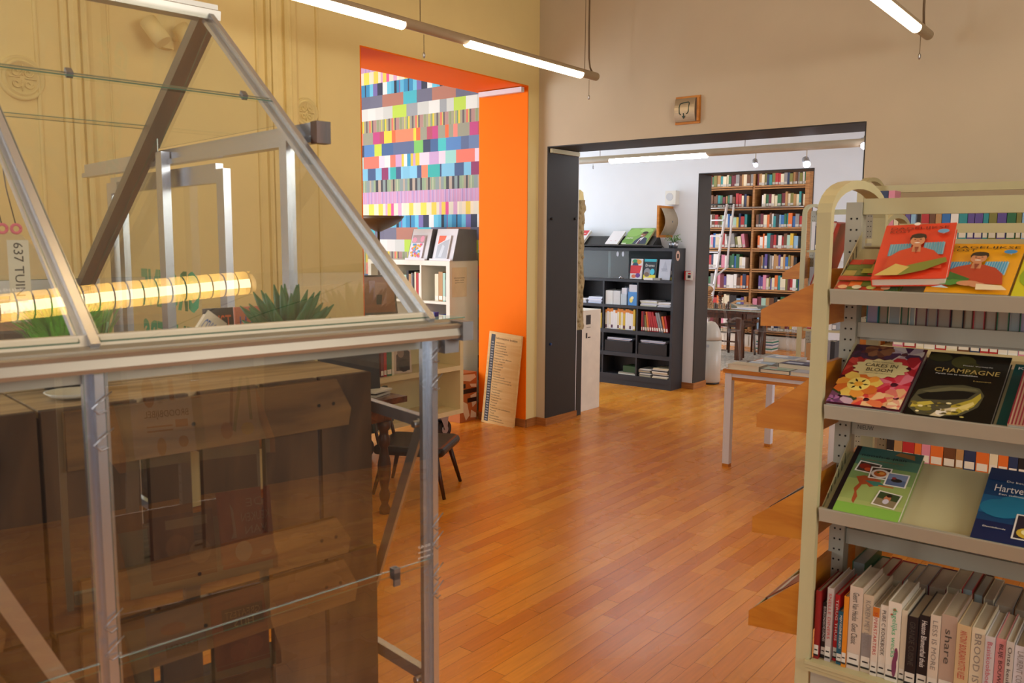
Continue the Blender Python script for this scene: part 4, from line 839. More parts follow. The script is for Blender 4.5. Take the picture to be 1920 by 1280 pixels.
# sloped display on the case
t = thing('display_ledge', 'long black sloped display ledge on top of the black bookcase', 'holder', (0, 0, 0))
mb = MB(); mb.prism([(-6.0, 8.19, 1.565), (-6.0, 8.33, 1.675), (-6.0, 8.34, 1.67), (-6.0, 8.20, 1.558)], (1.42, 0, 0)); mb.build('slope', m_blacks, t)
mb = MB(); mb.prism([(-6.0, 8.165, 1.5655), (-6.0, 8.20, 1.5575), (-6.0, 8.20, 1.553), (-6.0, 8.16, 1.561)], (1.56, 0, 0)); mb.prism([(-6.0, 8.16, 1.561), (-6.0, 8.157, 1.576), (-6.0, 8.161, 1.577), (-6.0, 8.165, 1.562)], (1.56, 0, 0)); mb.build('lip', m_black, t)
mb = MB(); mb.prism([(-4.575, 8.19, 1.555), (-4.575, 8.335, 1.68), (-4.575, 8.395, 1.555), (-4.575, 8.39, 1.545), (-4.575, 8.19, 1.546)], (.006, 0, 0)); mb.box(-6.0, -4.57, 8.33, 8.345, 1.546, 1.67); mb.build('support', m_black, t)
SL = (0, .14, .11)
def ledge_book(x, W, H, T, col, pl, label, texts=()):
    o, fr = flat_book('book', W, H, T, col, label, 'book', 'books on the black display ledge'); prints('cover_print', o, pl, fr)
    for s_, cx, cy, wd, ht, mt in texts: text('title', s_, mt, o, (cx, cy, T + .0025), (1, 0, 0), (0, 1, 0), wd, ht)
    place(o, (x, 8.187, 1.5685), (1, 0, 0), SL, .004); return o
ledge_book(-5.68, .20, .24, .03, '#e4dcdc', [('#d33a40', rc(.02, .14, .18, .235)), ('#2c2a2c', ell(.11, .06, .05, .04)), ('#f0d8d8', rc(.03, .17, .16, .18))], 'grey and red book on the display ledge behind the relief')
ledge_book(-5.18, .165, .235, .02, '#efe9ea', [('#c4424a', rc(.05, .05, .065, .056)), ('#c4424a', rc(.11, .05, .125, .056))], 'white book with two red marks on the display ledge')
ledge_book(-4.965, .31, .285, .022, '#7fae4e', [('#93c062', ell(.08, .2, .09, .07)), ('#a9cf7c', ell(.22, .24, .08, .04)), ('#6a9c3f', ell(.06, .05, .07, .05)), ('#dfe9cf', rc(.0, .0, .06, .015)), ('#2f3a52', [(.14, .0), (.15, .06), (.19, .12), (.225, .13), (.285, .10), (.305, .03), (.305, 0)]), ('#e6e8ee', [(.185, .0), (.20, .10), (.245, .13), (.225, .06), (.21, 0)]), ('#5c2a44', [(.195, .0), (.205, .075), (.218, .075), (.222, 0)]),
    ('#8a5c42', ell(.215, .165, .034, .046)), ('#a06f50', ell(.208, .155, .026, .034)), ('#2b2320', ell(.222, .198, .034, .022)), ('#f0e6e0', ell(.20, .143, .016, .006))], 'green photo book with a smiling person in dark suit on its cover', texts=(('OBAMA', .065, .10, .085, .028, m_inkw),))
# plaster relief and pedestal behind the charcoal lining
t = thing('pedestal', 'tall cream pedestal box with small photo labels in the doorway', 'pedestal', (-4.56, 6.735, 0))
B('body', plain('cream_pedestal', '#e9e1d2', .6), t, (-.15, .15, -.165, .175, 0, .965))
for (y0, y1, z0, z1, mt) in ((-.08, .0, .83, .92, m_blackl), (-.08, -.055, .70, .75, m_blackl), (-.045, .0, .70, .71, m_ink), (-.07, .0, .80, .804, m_ink)): B('label_print', mt, t, (.1502, .1512, y0, y1, z0, z1))
t = thing('plaster_relief', 'tall ragged plaster relief slab standing behind the charcoal door lining', 'sculpture', (-4.40, 6.40, 0))
rs2 = random.Random(2); mb = MB(); pts = []
for i in range(40):
    z = .80 + i * (1.19 / 39); pts.append((0, .118 + rs2.uniform(-.009, .009) + (.018 if i in (1, 2, 3, 36, 37) else 0) + (.012 if 12 < i < 16 else 0), z))
pts += [(0, .02, 1.985), (0, .02, .80)]; mb.prism(pts, (.045, 0, 0)); mb.build('slab', m_stone, t)
mb = MB()
for i in range(26): z = .82 + i * .045; mb.lathe([(.0, 0), (rs2.uniform(.012, .024), .015), (rs2.uniform(.008, .02), .03), (0, .042)], (.045, .07 + rs2.uniform(-.03, .03), z), 7)
stuff(mb.build('relief_carving', m_stone, t)); B('stand', m_dark, t, (-.01, .06, -.03, .085, 0, .80))
mb = MB(); mb.prism([(0, .03, 1.985), (0, .115, 1.985), (0, .10, 2.06), (0, .05, 2.08)], (.04, 0, 0)); mb.build('cap', m_plaster, t)
# things on the white wall
t = thing('wall_speaker', 'small white loudspeaker box on the passage wall', 'speaker', (-4.45, 8.419, 2.09))
bo = B('body', m_whiteu, t, (-.062, .062, -.09, 0, -.075, .075)); mb = MB(); mb.prism([(-.01 + .042 * math.cos(a), -.0905, .01 + .042 * math.sin(a)) for a in [i * .3142 for i in range(20)]], (0, -.002, 0)); mb.build('grille', plain('speaker_grey', '#c9c8c8', .6), t)
t = thing('room_sign', 'wood framed curved metal sign projecting from passage wall above the bookcase', 'sign', (-4.47, 8.419, 1.83))
B('frame', m_beech, t, (-.012, .012, -.32, 0, .145, .17), (-.012, .012, -.32, 0, -.17, -.145), (-.012, .012, -.32, -.295, -.145, .145), (-.008, -.004, -.295, 0, -.145, .145))
ps = [(.014 + .058 * math.cos(a * 1.5), .143 * a) for a in [(-1.0 + i * .1) for i in range(21)]]; mb = MB()
for (a0, b0), (a1, b1) in zip(ps, ps[1:]): mb.hexa([(a0, -.285, b0), (a0 + .003, -.285, b0), (a0 + .003, 0, b0), (a0, 0, b0), (a1, -.285, b1), (a1 + .003, -.285, b1), (a1 + .003, 0, b1), (a1, 0, b1)])
cp_ = mb.build('curved_plate', m_sign, t); mb = MB(); mb.prism([(.0758, -.13 + .012 * math.cos(a), .012 * math.sin(a)) for a in [i * .785 for i in range(8)]], (.0008, 0, 0)); mb.build('small_mark', m_grey, cp_)
t = thing('fire_alarm', 'red and white fire alarm call point beside black bookcase', 'alarm', (-4.225, 8.419, 1.25))
B('body', m_red, t, (-.05, .0, -.05, 0, -.05, .05)); fc = B('front_plate', m_whiteu, t, (-.03, .05, -.058, -.0505, -.045, .045)); B('button', m_red, fc, (.0, .03, -.062, -.0585, .015, .03)); B('print', m_ink, fc, (-.005, .03, -.0595, -.0585, -.025, .005))
t = thing('potted_herb', 'small green plant in tin pots on the black bookcase corner', 'plant', (-4.36, 8.3, ZT))
mb = MB(); mb.lathe([(.026, 0), (.036, .07), (.033, .07), (.025, .01)], n=14); mb.build('pot', m_tin, t); mb = MB(); mb.lathe([(.026, 0), (.034, .065), (.031, .065), (.025, .01)], (-.06, .03, 0), 14); mb.build('pot', m_tin, t)
mb = MB(); rs3 = random.Random(9)
for i in range(26):
    a = rs3.uniform(0, 6.28); l_ = rs3.uniform(.05, .11); e = (math.cos(a) * l_ * .9 - .02, math.sin(a) * l_ * .6, .07 + rs3.uniform(.02, .09)); mb.tube([(-.02, .01, .05), ((e[0] - .02) / 2, e[1] / 2, .07 + (e[2] - .07) * .7), e], .0016, 4)
    for q in range(4):
        c_ = Vector(e) + Vector((rs3.uniform(-.015, .015), rs3.uniform(-.015, .015), rs3.uniform(-.02, .012))); d_ = Vector((rs3.uniform(-1, 1), rs3.uniform(-1, 1), rs3.uniform(-.3, 1))).normalized() * .012; n_ = Vector((-d_.y, d_.x, .003))
        mb.poly([c_ - d_, c_ + n_ * .6, c_ + d_, c_ - n_ * .6])
stuff(mb.build('foliage', m_leaf, t, fix=False))
# bin
t = thing('waste_bin', 'white dome-topped waste bin beside the charcoal library opening', 'bin', (-4.20, 8.92, 0))
mb = MB(); mb.lathe([(.112, .02), (.122, .03), (.122, .50)], n=28); mb.build('body', m_binw, t)
mb = MB(); mb.lathe([(.122, .505), (.12, .55), (.105, .61), (.078, .67), (.045, .705), (.0, .72)], n=28); mb.build('lid', m_binw, t)
mb = MB(); mb.lathe([(.112, 0), (.112, .02)], n=28); mb.build('base', m_black, t)
bl = B('logo_plate', m_tin, t, (-.025, .04, -.1245, -.118, .43, .46)); B('logo_mark', m_ink, bl, (-.015, .0, -.1255, -.1246, .437, .453))
# exit sign over the charcoal opening
t = thing('exit_sign', 'wood framed metal sign with arrow above the charcoal opening', 'sign', (-3.01, YB - .001, 2.594))
B('frame', m_beech, t, (-.10, .10, -.014, 0, .085, .102), (-.10, .10, -.014, 0, -.102, -.085), (.082, .10, -.03, 0, -.085, .085), (-.10, -.094, -.014, 0, -.085, .085))
mb = MB(); ps = [(-.018 - .026 * math.cos(a / .62 * 1.2), .085 * math.sin(a) / math.sin(.62)) for a in [(-.62 + i * .124) for i in range(11)]]
for (a0, b0), (a1, b1) in zip(ps, ps[1:]): mb.hexa([(-.094, a0 - .002, b0), (.072, a0 - .002, b0), (.072, a0, b0), (-.094, a0, b0), (-.094, a1 - .002, b1), (.072, a1 - .002, b1), (.072, a1, b1), (-.094, a1, b1)])
pl_ = mb.build('curved_plate', m_sign, t)
def ysur(z): return -.018 - .026 * math.cos(math.asin(max(-1, min(1, z / .085 * math.sin(.62)))) / .62 * 1.2) - .0035
mb = MB(); q = [(-.04, -.035), (-.052, -.025), (-.054, .02), (-.048, .045), (-.02, .052), (.02, .054), (.026, .048), (.022, -.015), (.012, -.028), (.004, -.03)]
mb.tube([(a, ysur(b), b) for a, b in q], .0035, 6); mb.tube([(-.018, ysur(-.025), -.025), (-.018, ysur(-.055), -.055)], .0035, 6)
mb.prism([(-.03, ysur(-.045) - .003, -.045), (-.005, ysur(-.045) - .003, -.045), (-.018, ysur(-.065) - .003, -.066)], (0, -.002, 0)); mb.build('symbol', m_signg, pl_)
# table in the doorway with flat books
t = thing('display_table', 'low white steel table with beech edges standing in the charcoal doorway', 'table', (-2.53, 5.63, 0))
TW, TD, TH = .80, .83, .715
B('tabletop', m_whitem, t, (-.002, TW, 0, TD, TH - .012, TH)); B('edge_strip', m_beech, t, (-.006, TW, -.008, .0, TH - .028, TH)); B('edge_strip', m_beech, t, (-.014, -.006, -.008, TD, TH - .028, TH))
B('frame_rail', m_whitem, t, (.05, TW - .05, .005, .045, TH - .055, TH - .028), (.05, TW - .05, TD - .045, TD - .005, TH - .055, TH - .028), (.005, .045, .05, TD - .05, TH - .055, TH - .028), (TW - .045, TW - .005, .05, TD - .05, TH - .055, TH - .028))
B('lower_strip', m_beech, t, (.05, TW - .05, .004, .046, TH - .077, TH - .055))
for lx in (0, TW - .05):
    for ly in (0, TD - .05):
        B('leg', m_whitem, t, (lx, lx + .05, ly, ly + .05, .022, TH - .028)); B('foot', m_beech, t, (lx + .001, lx + .049, ly + .001, ly + .049, 0, .022))
GT = 'books lying on the white table'
for (x, y, W, H, T, rz, c_, pl, lb, z) in ((-2.515, 5.64, .23, .16, .036, 0, '#d9cdb0', [('#cdbf9c', rc(.02, .02, .2, .14))], 'thick cream book at the table corner', 0),
    (-2.275, 5.635, .21, .15, .026, -.03, '#2c3140', [('#a8bfae', rc(.01, .01, .2, .14)), ('#c96a5a', ell(.06, .09, .03, .02)), ('#7fa48a', ell(.13, .06, .04, .03))], 'dark edged book with green cover beside the cream book', 0),
    (-2.06, 5.635, .21, .15, .026, -.02, '#c9cbd6', [('#b3b8c9', rc(.01, .01, .2, .14))], 'pale grey book third along the table front', 0),
    (-2.49, 5.85, .24, .17, .02, .12, '#1f2a3a', [('#9db7cf', rc(.02, .02, .2, .15)), ('#e1e6ea', rc(.03, .09, .1, .14))], 'dark blue framed picture book behind the cream book', 0),
    (-2.22, 5.83, .24, .18, .05, -.08, '#1d2340', [('#3c4a78', rc(.015, .015, .2, .16)), ('#c6d4e6', rc(.03, .05, .15, .1))], 'thick navy book in the middle of the table', 0),
    (-1.96, 5.83, .2, .2, .03, .05, '#b9c1d6', [('#d8dde8', rc(.02, .02, .15, .15))], 'pale blue book near the rack on the table', 0),
    (-2.44, 6.10, .26, .19, .045, -.05, '#cfd3dc', [('#8fa0b4', rc(.02, .02, .22, .16)), ('#e3e6ea', ell(.1, .1, .05, .04))], 'thick silver blue book at the back of the table', 0),
    (-2.13, 6.10, .24, .18, .03, .06, '#c7ccd8', [('#9aa8c0', rc(.02, .02, .2, .15))], 'blue grey book at the back near the middle', 0)):
    o, fr = flat_book('book', W, H, T, c_, lb, 'book', GT, page='#e2dac6'); prints('cover_print', o, pl, fr); place(o, (x, y, TH + .0005), (math.cos(rz), math.sin(rz), 0), (-math.sin(rz), math.cos(rz), 0))

t = thing('magazine_file', 'yellow magazine file standing on the white table behind the rack post', 'file', (-1.815, 6.05, TH + .0005), R(-12))
ym = plain('yellow_card', '#e0a012', .5)
mb = MB(); mb.prism([(0, 0, 0), (0, .2, 0), (0, .2, .17), (0, .09, .17), (0, 0, .12)], (.003, 0, 0)); mb.prism([(.087, 0, 0), (.087, .2, 0), (.087, .2, .17), (.087, .09, .17), (.087, 0, .12)], (.003, 0, 0)); mb.box(.003, .087, 0, .003, 0, .12); mb.build('shell', ym, t); mb = MB(); mb.col = hexc('#d8d4cc'); mb.box(.006, .084, .006, .19, .002, .15); mb.build('papers', m_print, t)
o = spine_book('book', m_print, -1.80, 6.29, TH + .0005, .05, .25, .1, '#e4e2e6', lab='#d8d4d0', label='white book with a red dot behind the yellow file', parts=True)
prints('red_dot', o, [('#d8303a', ell(.025, .14, .014, .016))], ((0, 0, 0), (1, 0, 0), (0, 0, 1), (0, -1, 0)))
spine_book('book', m_print, -1.855, 6.29, TH + .0005, .03, .26, .1, '#b8a840', label='olive book beside the white book on the table'); spine_book('book', m_print, -1.89, 6.29, TH + .0005, .028, .26, .1, '#b8343a', label='red book beside the olive book on the table')

# ------------------------------------------------------------------ the library room
t = thing('oak_bookcase', 'tall oak bookcase filled with books along the far library wall', 'bookcase', (0, 0, 0))
CX = [-6.81, -6.01, -5.21, -4.41]; ZB = .285; PITCH_Z = .3115; YF, YK = 12.37, 12.64
for i, xx in enumerate(CX): B('upright', m_oak, t, (xx - .016, xx + .016 + (.025 if i == 3 else 0), YF + .012 * (i not in (0, 3)), YK, .2 if i in (0, 3) else .235, 2.86))
for r_ in range(9):
    z = ZB + r_ * PITCH_Z - .006
    for i in range(3):
        B('shelf', m_oak, t, (CX[i] + .0165, CX[i + 1] - .0165, YF, YK - .01, z - .022, z)); B('shelf_edge', m_oak, t, (CX[i] + .0165, CX[i + 1] - .0165, YF + .002, YF + .02, z - .052, z - .034))
B('back_panel', m_oakd, t, (CX[0], CX[3], YK - .008, YK - .001, .22, 2.86)); B('top', m_oak, t, (CX[0] - .02, CX[3] + .07, YF, YK, 2.86, 2.9))
rail = MB(); rail.tube([(-6.8, 12.335, ZB + 6 * PITCH_Z - .02), (-4.42, 12.335, ZB + 6 * PITCH_Z - .02)], .012, 8); rail.build('ladder_rail', m_tin, t)
ROWN = ['lowest', 'second', 'third', 'fourth', 'fifth', 'sixth', 'seventh', 'top']
bs = random.Random(21)
lay = {(0, 7): 17, (1, 7): 19, (0, 6): 17, (1, 6): 16, (0, 5): 15, (1, 5): 18, (0, 4): 13, (1, 4): 15, (0, 3): 15, (1, 3): 17, (0, 2): 14, (1, 2): 17, (0, 1): 13, (1, 1): 10, (0, 0): 12, (1, 0): 12}
for (bay, r_), n in lay.items():
    x0 = CX[bay + 1] + .02 + (0 if bay == 0 else bs.choice([.02, .06, .1])); xe = CX[bay + 2] - .022 - bs.choice([0, .02, .08]); z = ZB + r_ * PITCH_Z - .0055
    ths = [bs.uniform(.6, 1.4) for _ in range(n)]; tl_from = n + 1
    if r_ in (6, 4) and bay == 0: tl_from = bs.choice([6, 7])
    tot = sum(ths); scale = (xe - x0 - .001 * n - (.10 if tl_from < n else 0)) / tot; x = x0
    for i, q in enumerate(ths):
        th = min(q * scale, .07); c_ = bs.choice(['white', 'cream', 'tan', 'grey', 'light blue', 'dark blue', 'red', 'brown', 'green', 'white', 'orange', 'mint', 'purple', 'maroon', 'teal', 'black', 'pink', 'olive', 'cream', 'yellow', 'blue', 'white'] if r_ < 6 else ['tan', 'brown', 'olive', 'cream', 'dark blue', 'grey', 'maroon', 'teal', 'white', 'red', 'cream', 'green'])
        h = min(bs.uniform(.155, .215) * (1.06 if r_ in (2, 3, 4) else 1), .25); tl = 0
        if i >= tl_from: tl = (.14 if r_ == 6 else -.16) ; h = min(h, .22)
        spine_book('library_book', m_print, x, YF + .03 + bs.uniform(0, .015), z + (.004 if tl < 0 else 0) + (math.sin(tl) * 0), th, h, .15, PD[c_], tilt=tl if tl < 0 else 0, lab='#c3c0bb' if bs.random() < .72 else None,
            label='%s book, %s in %s row, %s bay of oak bookcase' % (c_, NTH[i], ROWN[r_], ['ladder', 'open'][bay]), group='books in the oak bookcase')
        x += th + .001 + (.006 if tl else 0)
# ladder
t = thing('library_ladder', 'slim steel library ladder leaning on the oak bookcase', 'ladder', (0, 0, 0))
A0, A1 = Vector((-5.57, 11.60, .0)), Vector((-5.60, 12.31, 2.19))
for dx, nm in ((0, 'rail'), (-.42, 'rail')):
    mb = MB(); mb.tube([A0 + Vector((dx, 0, 0)), A1 + Vector((dx, 0, 0))], .021, 10); mb.build(nm, m_whitem, t)
mb = MB(); mb.tube([A1 + Vector((.12, -.02, .0)), A0.lerp(A1, .56) + Vector((.10, .12, .0)), A0.lerp(A1, .5) + Vector((.0, 0, .0))], .016, 8); mb.build('hand_rail', m_whitem, t)
mb = MB(); mb.tube([A1 + Vector((-.43, .015, 0)), A1 + Vector((.13, .015, 0))], .012, 8); mb.build('hook_bar', m_black, t)
for k in range(1, 9):
    c_ = A0.lerp(A1, k / 9); mb = MB(); mb.box(c_.x - .42, c_.x, c_.y - .04, c_.y + .05, c_.z - .012, c_.z + .01); mb.build('step', m_tin, t)
# dark table
t = thing('reading_table', 'dark wooden reading table with glass top in the library', 'table', (0, 0, .0125))
B('top', m_leg, t, (-5.48, -4.35, 10.62, 11.75, .655, .69)); B('apron', m_leg, t, (-5.4, -4.62, 10.84, 10.87, .56, .655), (-4.70, -4.62, 10.9, 11.6, .56, .655)); B('glass_top', plain('table_glass', '#9fb0a8', .06), t, (-5.5, -4.33, 10.6, 11.77, .6905, .700))
for (lx, ly) in ((-4.74, 10.82), (-4.74, 11.62), (-5.44, 10.82), (-5.44, 11.62)): B('leg', m_leg, t, (lx, lx + .085, ly, ly + .085, 0, .655))
# chess pieces and carved figures on it
cs = random.Random(4); prof = [(.016, 0), (.017, .006), (.010, .014), (.007, .04), (.012, .046), (.008, .05), (.011, .06), (.006, .072), (0, .075)]
for i in range(14):
    cx, cy = -5.12 + (i % 7) * .055, 10.68 + (i // 7) * .07; s_ = cs.uniform(.8, 1.5)
    mb = MB(); mb.lathe([(r_ * s_, z * s_) for r_, z in prof], n=9); tag(mb.build('chess_piece', m_chess if i % 3 else m_leg, None, (cx, cy, .7135)), '%s chess piece on the reading table, %s of the %s file' % ('boxwood' if i % 3 else 'dark', NTH[i % 7], ['front', 'rear'][i // 7]), 'chess piece', 'chess pieces on the reading table')
mb = MB()
for k in range(7): mb.lathe([(.02, 0), (.055 - .004 * k, .012), (.05, .022), (.03, .032)], (cs.uniform(-.01, .01), 0, k * .03), 10)
mb.lathe([(.03, .2), (.06, .23), (.045, .27), (0, .29)], n=10); tag(mb.build('carved_figure', m_chess, None, (-5.20, 10.95, .7135)), 'tall carved wooden figure on the reading table', 'figure')
mb = MB()
for k in range(6): mb.lathe([(.012, 0), (.03, .014), (.026, .028), (.012, .038)], (cs.uniform(-.008, .008), 0, k * .036), 9)
tag(mb.build('carved_figure', m_leg, None, (-5.05, 10.98, .7135)), 'slender dark carved figure beside the tall figure', 'figure')
for j, (x, y, rz) in enumerate(((-4.80, 10.9, .2), (-4.62, 10.95, -.3), (-4.72, 11.15, .5))):
    mb = MB(); mb.col = hexc(['#e6e6f2', '#c9d0ea', '#dcd8d0'][j]); mb.box(-.13, .13, -.09, .09, 0, .012 + .004 * j); tag(mb.build('open_magazine', m_print, None, (x, y, .7005), (0, 0, rz)), ['white magazine lying on the reading table near its corner', 'bluish magazine on the reading table by the corner', 'cream magazine on the reading table, behind the others'][j], 'magazine')
# wooden chair behind the table, clear chairs before it
t = thing('wooden_chair', 'light wooden chair with curved crest behind the reading table', 'chair', (-5.12, 12.06, .0))
B('seat', m_leg, t, (-.21, .21, -.22, .2, .43, .46))
mb = MB(); mb.sweep([(-.19, -.2, .66), (-.15, -.2, .70), (-.06, -.2, .745), (.04, -.2, .75), (.10, -.2, .72), (.17, -.2, .70), (.2, -.2, .63)], .03, .03, (0, 1, 0)); mb.build('crest_rail', m_chess, t)
for lx in (-.19, .19):
    mb = MB(); mb.tube([(lx, -.2, .66), (lx, -.2, 0)], .016, 8); mb.build('leg', m_leg, t); mb = MB(); mb.tube([(lx, .18, .44), (lx, .2, 0)], .016, 8); mb.build('leg', m_leg, t)
def ghost(x, y, rz, label):
    t = thing('clear_chair', label, 'chair', (x, y, .0125), rz, 'clear plastic chairs')
    mb = MB(); mb.prism([(-.22, -.21, .43), (.22, -.23, .43), (.2, .2, .43), (-.2, .2, .43)], (0, 0, .018)); mb.build('seat', m_pglass, t)
    mb = MB(); mb.sweep([(-.21, .19, .45), (-.2, .25, .7), (-.12, .27, .86), (0, .275, .90), (.12, .27, .86), (.2, .25, .7), (.21, .19, .45)], .012, .03, (0, 1, 0)); mb.build('backrest', m_pglass, t)
    for lx, ly in ((-.2, -.2), (.2, -.2), (-.19, .2), (.19, .2)):
        mb = MB(); mb.tube([(lx, ly, .43), (lx * 1.12, ly * 1.15, 0)], [.022, .013], 10); mb.build('leg', m_pglass, t)
    for s_ in (-1, 1):
        mb = MB(); mb.sweep([(s_ * .22, .2, .58), (s_ * .24, .0, .62), (s_ * .235, -.17, .60), (s_ * .22, -.2, .44)], .012, .022, (1, 0, 0)); mb.build('armrest', m_pglass, t)
ghost(-4.22, 10.9, R(-80), 'clear plastic chair in front of the reading table corner'); ghost(-4.80, 10.42, R(180), 'clear plastic chair beside the white waste bin')
t = thing('side_chair', 'dark chair with slim legs under the reading table', 'chair', (-4.93, 11.30, .0125))
B('seat', m_leg, t, (-.2, .2, -.2, .2, .42, .45)); B('stretcher', m_leg, t, (-.16, .16, -.17, -.15, .2, .22))
for lx, ly in ((-.18, -.18), (.18, -.18), (-.18, .18), (.18, .18)):
    mb = MB(); mb.tube([(lx, ly, .42), (lx * 1.1, ly * 1.1, 0)], .017, 8); mb.build('leg', m_leg, t)
mb = MB(); mb.box(-5.55, -4.50, 9.75, 11.80, .0008, .012); tag(mb.build('rug', m_rug), 'mottled grey rug under the reading table', 'rug')
# white cupboard plinth and stacked folders below the far bookcase
t = thing('base_cupboard', 'low white base cupboard under the oak bookcase', 'cupboard', (0, 0, 0))
B('body', m_whiteu, t, (-6.8, -4.36, 12.42, 12.64, .0, .195)); [B('door', m_whiteu, t, (a, a + .38, 12.408, 12.4195, .02, .175)) for a in (-6.0, -5.6, -5.2, -4.8)]
rs4 = random.Random(6); sheets(-4.98, -4.72, 12.12, 12.36, .001, 8, ['#e4e2e0', '#3f8a78', '#d9d4d0', '#e8e4e8', '#6a7a9a'], 'folder stacked on the library floor before the white cupboard', 'folders on the library floor', rs4, 'folder', .02)
t = thing('radiator', 'low white radiator beside the oak bookcase', 'radiator', (-4.05, 12.6, 0))
B('body', m_whiteu, t, (-.2, .25, -.05, .05, .05, .42)); [B('fin', m_whiteu, t, (a, a + .02, -.058, -.0505, .07, .40)) for a in (-.18, -.13, -.08, -.03, .02, .07, .12, .17)]

# ------------------------------------------------------------------ ivory book racks
PHI = R(27); CP, SP = math.cos(PHI), math.sin(PHI)
def arch(y0, y1, top):
    r = (y1 - y0) / 2; yc = (y0 + y1) / 2; zr = top - r * .34
    q = [(0, y0, 0), (0, y0, zr - .05)] + [(0, yc - r * math.cos(a), zr + r * .34 * math.sin(a)) for a in [math.pi * i / 14 for i in range(15)]] + [(0, y1, zr - .05), (0, y1, 0)]
    return q
def holes(mb, x, y, z0, z1, step=.032):
    z = z0
    while z < z1:
        for dx in (-.008, .008):
            mb.prism([(x + dx + .0032 * math.cos(a), y, z + .0032 * math.sin(a)) for a in [i * 1.0472 for i in range(6)]], (0, -.0006, 0))
        z += step
def rack(label, x0, y0, width, depth, top, group=None, m=None):
    """ivory library rack; local origin at the near left foot. x along the shelves, y away from the front"""
    m = m or m_ivory
    t = thing('book_rack', label, 'rack', (x0, y0, 0), 0, group)
    for xx in (.019, width - .019):
        mb = MB(); mb.sweep([(xx, y, z) for _, y, z in arch(.012, depth - .012, top)], .038, .024); mb.build('end_frame', m, t)
        co = B('column', m_ivory_g, t, (xx - .028 if xx > .1 else .0, xx - .0 if xx > .1 else .044, depth / 2 - .025, depth / 2 + .025, 0, top - .05))
        mb = MB(); holes(mb, (xx - .014) if xx > .1 else .024, depth / 2 - .0252, .12, top - .07); stuff(mb.build('perforation', m_hole, co))
        B('foot_bar', m, t, (xx - .019, xx + .019, .03, depth - .03, .02, .07))
    B('top_beam', m, t, (.046, width - .03, depth / 2 - .018, depth / 2 + .018, top - .085, top - .04))
    return t
def tray(t, x0, x1, z, lip=.036, slots=True, yf=.01, yb=.262):
    dz = (yb - yf) * math.tan(PHI); zl = z; z = z - .019
    mb = MB(); mb.prism([(x0, yf, z - .003), (x0, yb, z - .003 + dz), (x0, yb, z + dz), (x0, yf, z)], (x1 - x0, 0, 0)); s_ = mb.build('display_tray', m_ivory, t)
    mb = MB(); mb.prism([(x0, yf - .004, zl - lip), (x0, yf - .0005, zl - lip), (x0, yf - .0005, zl + .004), (x0, yf - .014, zl + .004), (x0, yf - .014, zl + .001)], (x1 - x0, 0, 0)); mb.build('lip', m_ivory_g, s_)
    if slots:
        for xx in (x0 - .0025,):
            mb = MB(); mb.prism([(xx, yf, z - .02), (xx, yb, z + dz - .06), (xx, yb, z + dz + .05), (xx, yf + .04, z + .03), (xx, yf, z + .008)], (.002, 0, 0)); ck = mb.build('cheek_plate', m_ivory, s_)
            mb = MB()
            for k in range(6):
                a = .02 + k * .035; mb.box(xx - .0008, xx - .0002, yf + .06 + k * .028, yf + .064 + k * .028, z + .01 + k * .014, z + .045 + k * .018); mb.box(xx + .0022, xx + .0028, yf + .06 + k * .028, yf + .064 + k * .028, z + .01 + k * .014, z + .045 + k * .018)
            stuff(mb.build('slots', m_hole, ck))
    return s_
def gable_display(t, z0, z1, z2, z3, ya, yb, x_tip=-.167, book=None):
    """wooden end display sticking out to -x; z0 tip top, z1 root top, z2 root bottom, z3 tip bottom"""
    g = thing('x_', 'x', 'x'); del g['label']; del g['category']; g.name = 'end_display'; g.parent = t
    for y in (ya, yb - .018):
        mb = MB(); mb.prism([(x_tip, y, z0), (-.004, y, z1), (-.004, y, z2), (x_tip, y, z3)], (0, .018, 0)); w_ = mb.build('wooden_side', m_beech, g)
    B('back_board', m_beech, g, (-.004, .010, ya, yb, z2 + .004, z1 + .03))
    mb = MB(); mb.prism([(x_tip + .008, ya + .0185, z0 - .03), (-.006, ya + .0185, z1 - .035), (-.006, ya + .0185, z1 - .031), (x_tip + .008, ya + .0185, z0 - .026)], (0, yb - ya - .037, 0)); mb.build('sloping_plate', m_ivory, g)
    B('lip', m_ivory, g, (x_tip + .0, x_tip + .004, ya + .0185, yb - .0185, z3 + .002, z0 - .002))
    return g
# the rack in front
AX, AY, AW, AD, AT = -.788, 2.30, 1.06, .54, 1.785
ra = rack('ivory double-sided book rack with cookbooks on sloping trays and wooden end displays', AX, AY, AW, AD, AT)
TZ = (1.492, 1.178, .888)
for z in TZ: tray(ra, .045, AW - .04, z)
for z0, z1 in ((1.345, 1.388), (1.053, 1.096), (.716, .763)): B('back_rail', m_ivory_g, ra, (.046, AW - .03, AD / 2 - .012, AD / 2 + .0, z0, z1))
text('lettering', 'NIEUW', m_inkb, ra, (.085, AD / 2 - .0125, 1.078), (1, 0, 0), (0, 0, 1), .045, .013)
bsf = B('bottom_shelf', m_ivory, ra, (.042, AW - .04, .0, AD / 2 - .014, .435, .4465)); B('shelf_edge', m_ivory, bsf, (.03, AW - .03, -.012, -.0005, .436, .447), (.03, AW - .03, -.009, -.0005, .425, .434), (.03, AW - .03, -.006, -.0005, .414, .423)); B('plinth', m_ivory_g, ra, (.042, AW - .04, .006, .014, .05, .412))
for za in (1.335, .735, .41): B('rear_shelf', m_ivory_g, ra, (.046, AW - .03, AD / 2 + .014, AD - .03, za, za + .01))
mb = MB(); mb.prism([(.046, AD - .262, 1.48 + .13), (.046, AD - .01, 1.48), (.046, AD - .01, 1.477), (.046, AD - .262, 1.477 + .13)], (AW - .08, 0, 0)); rt_ = mb.build('rear_tray', m_ivory, ra)
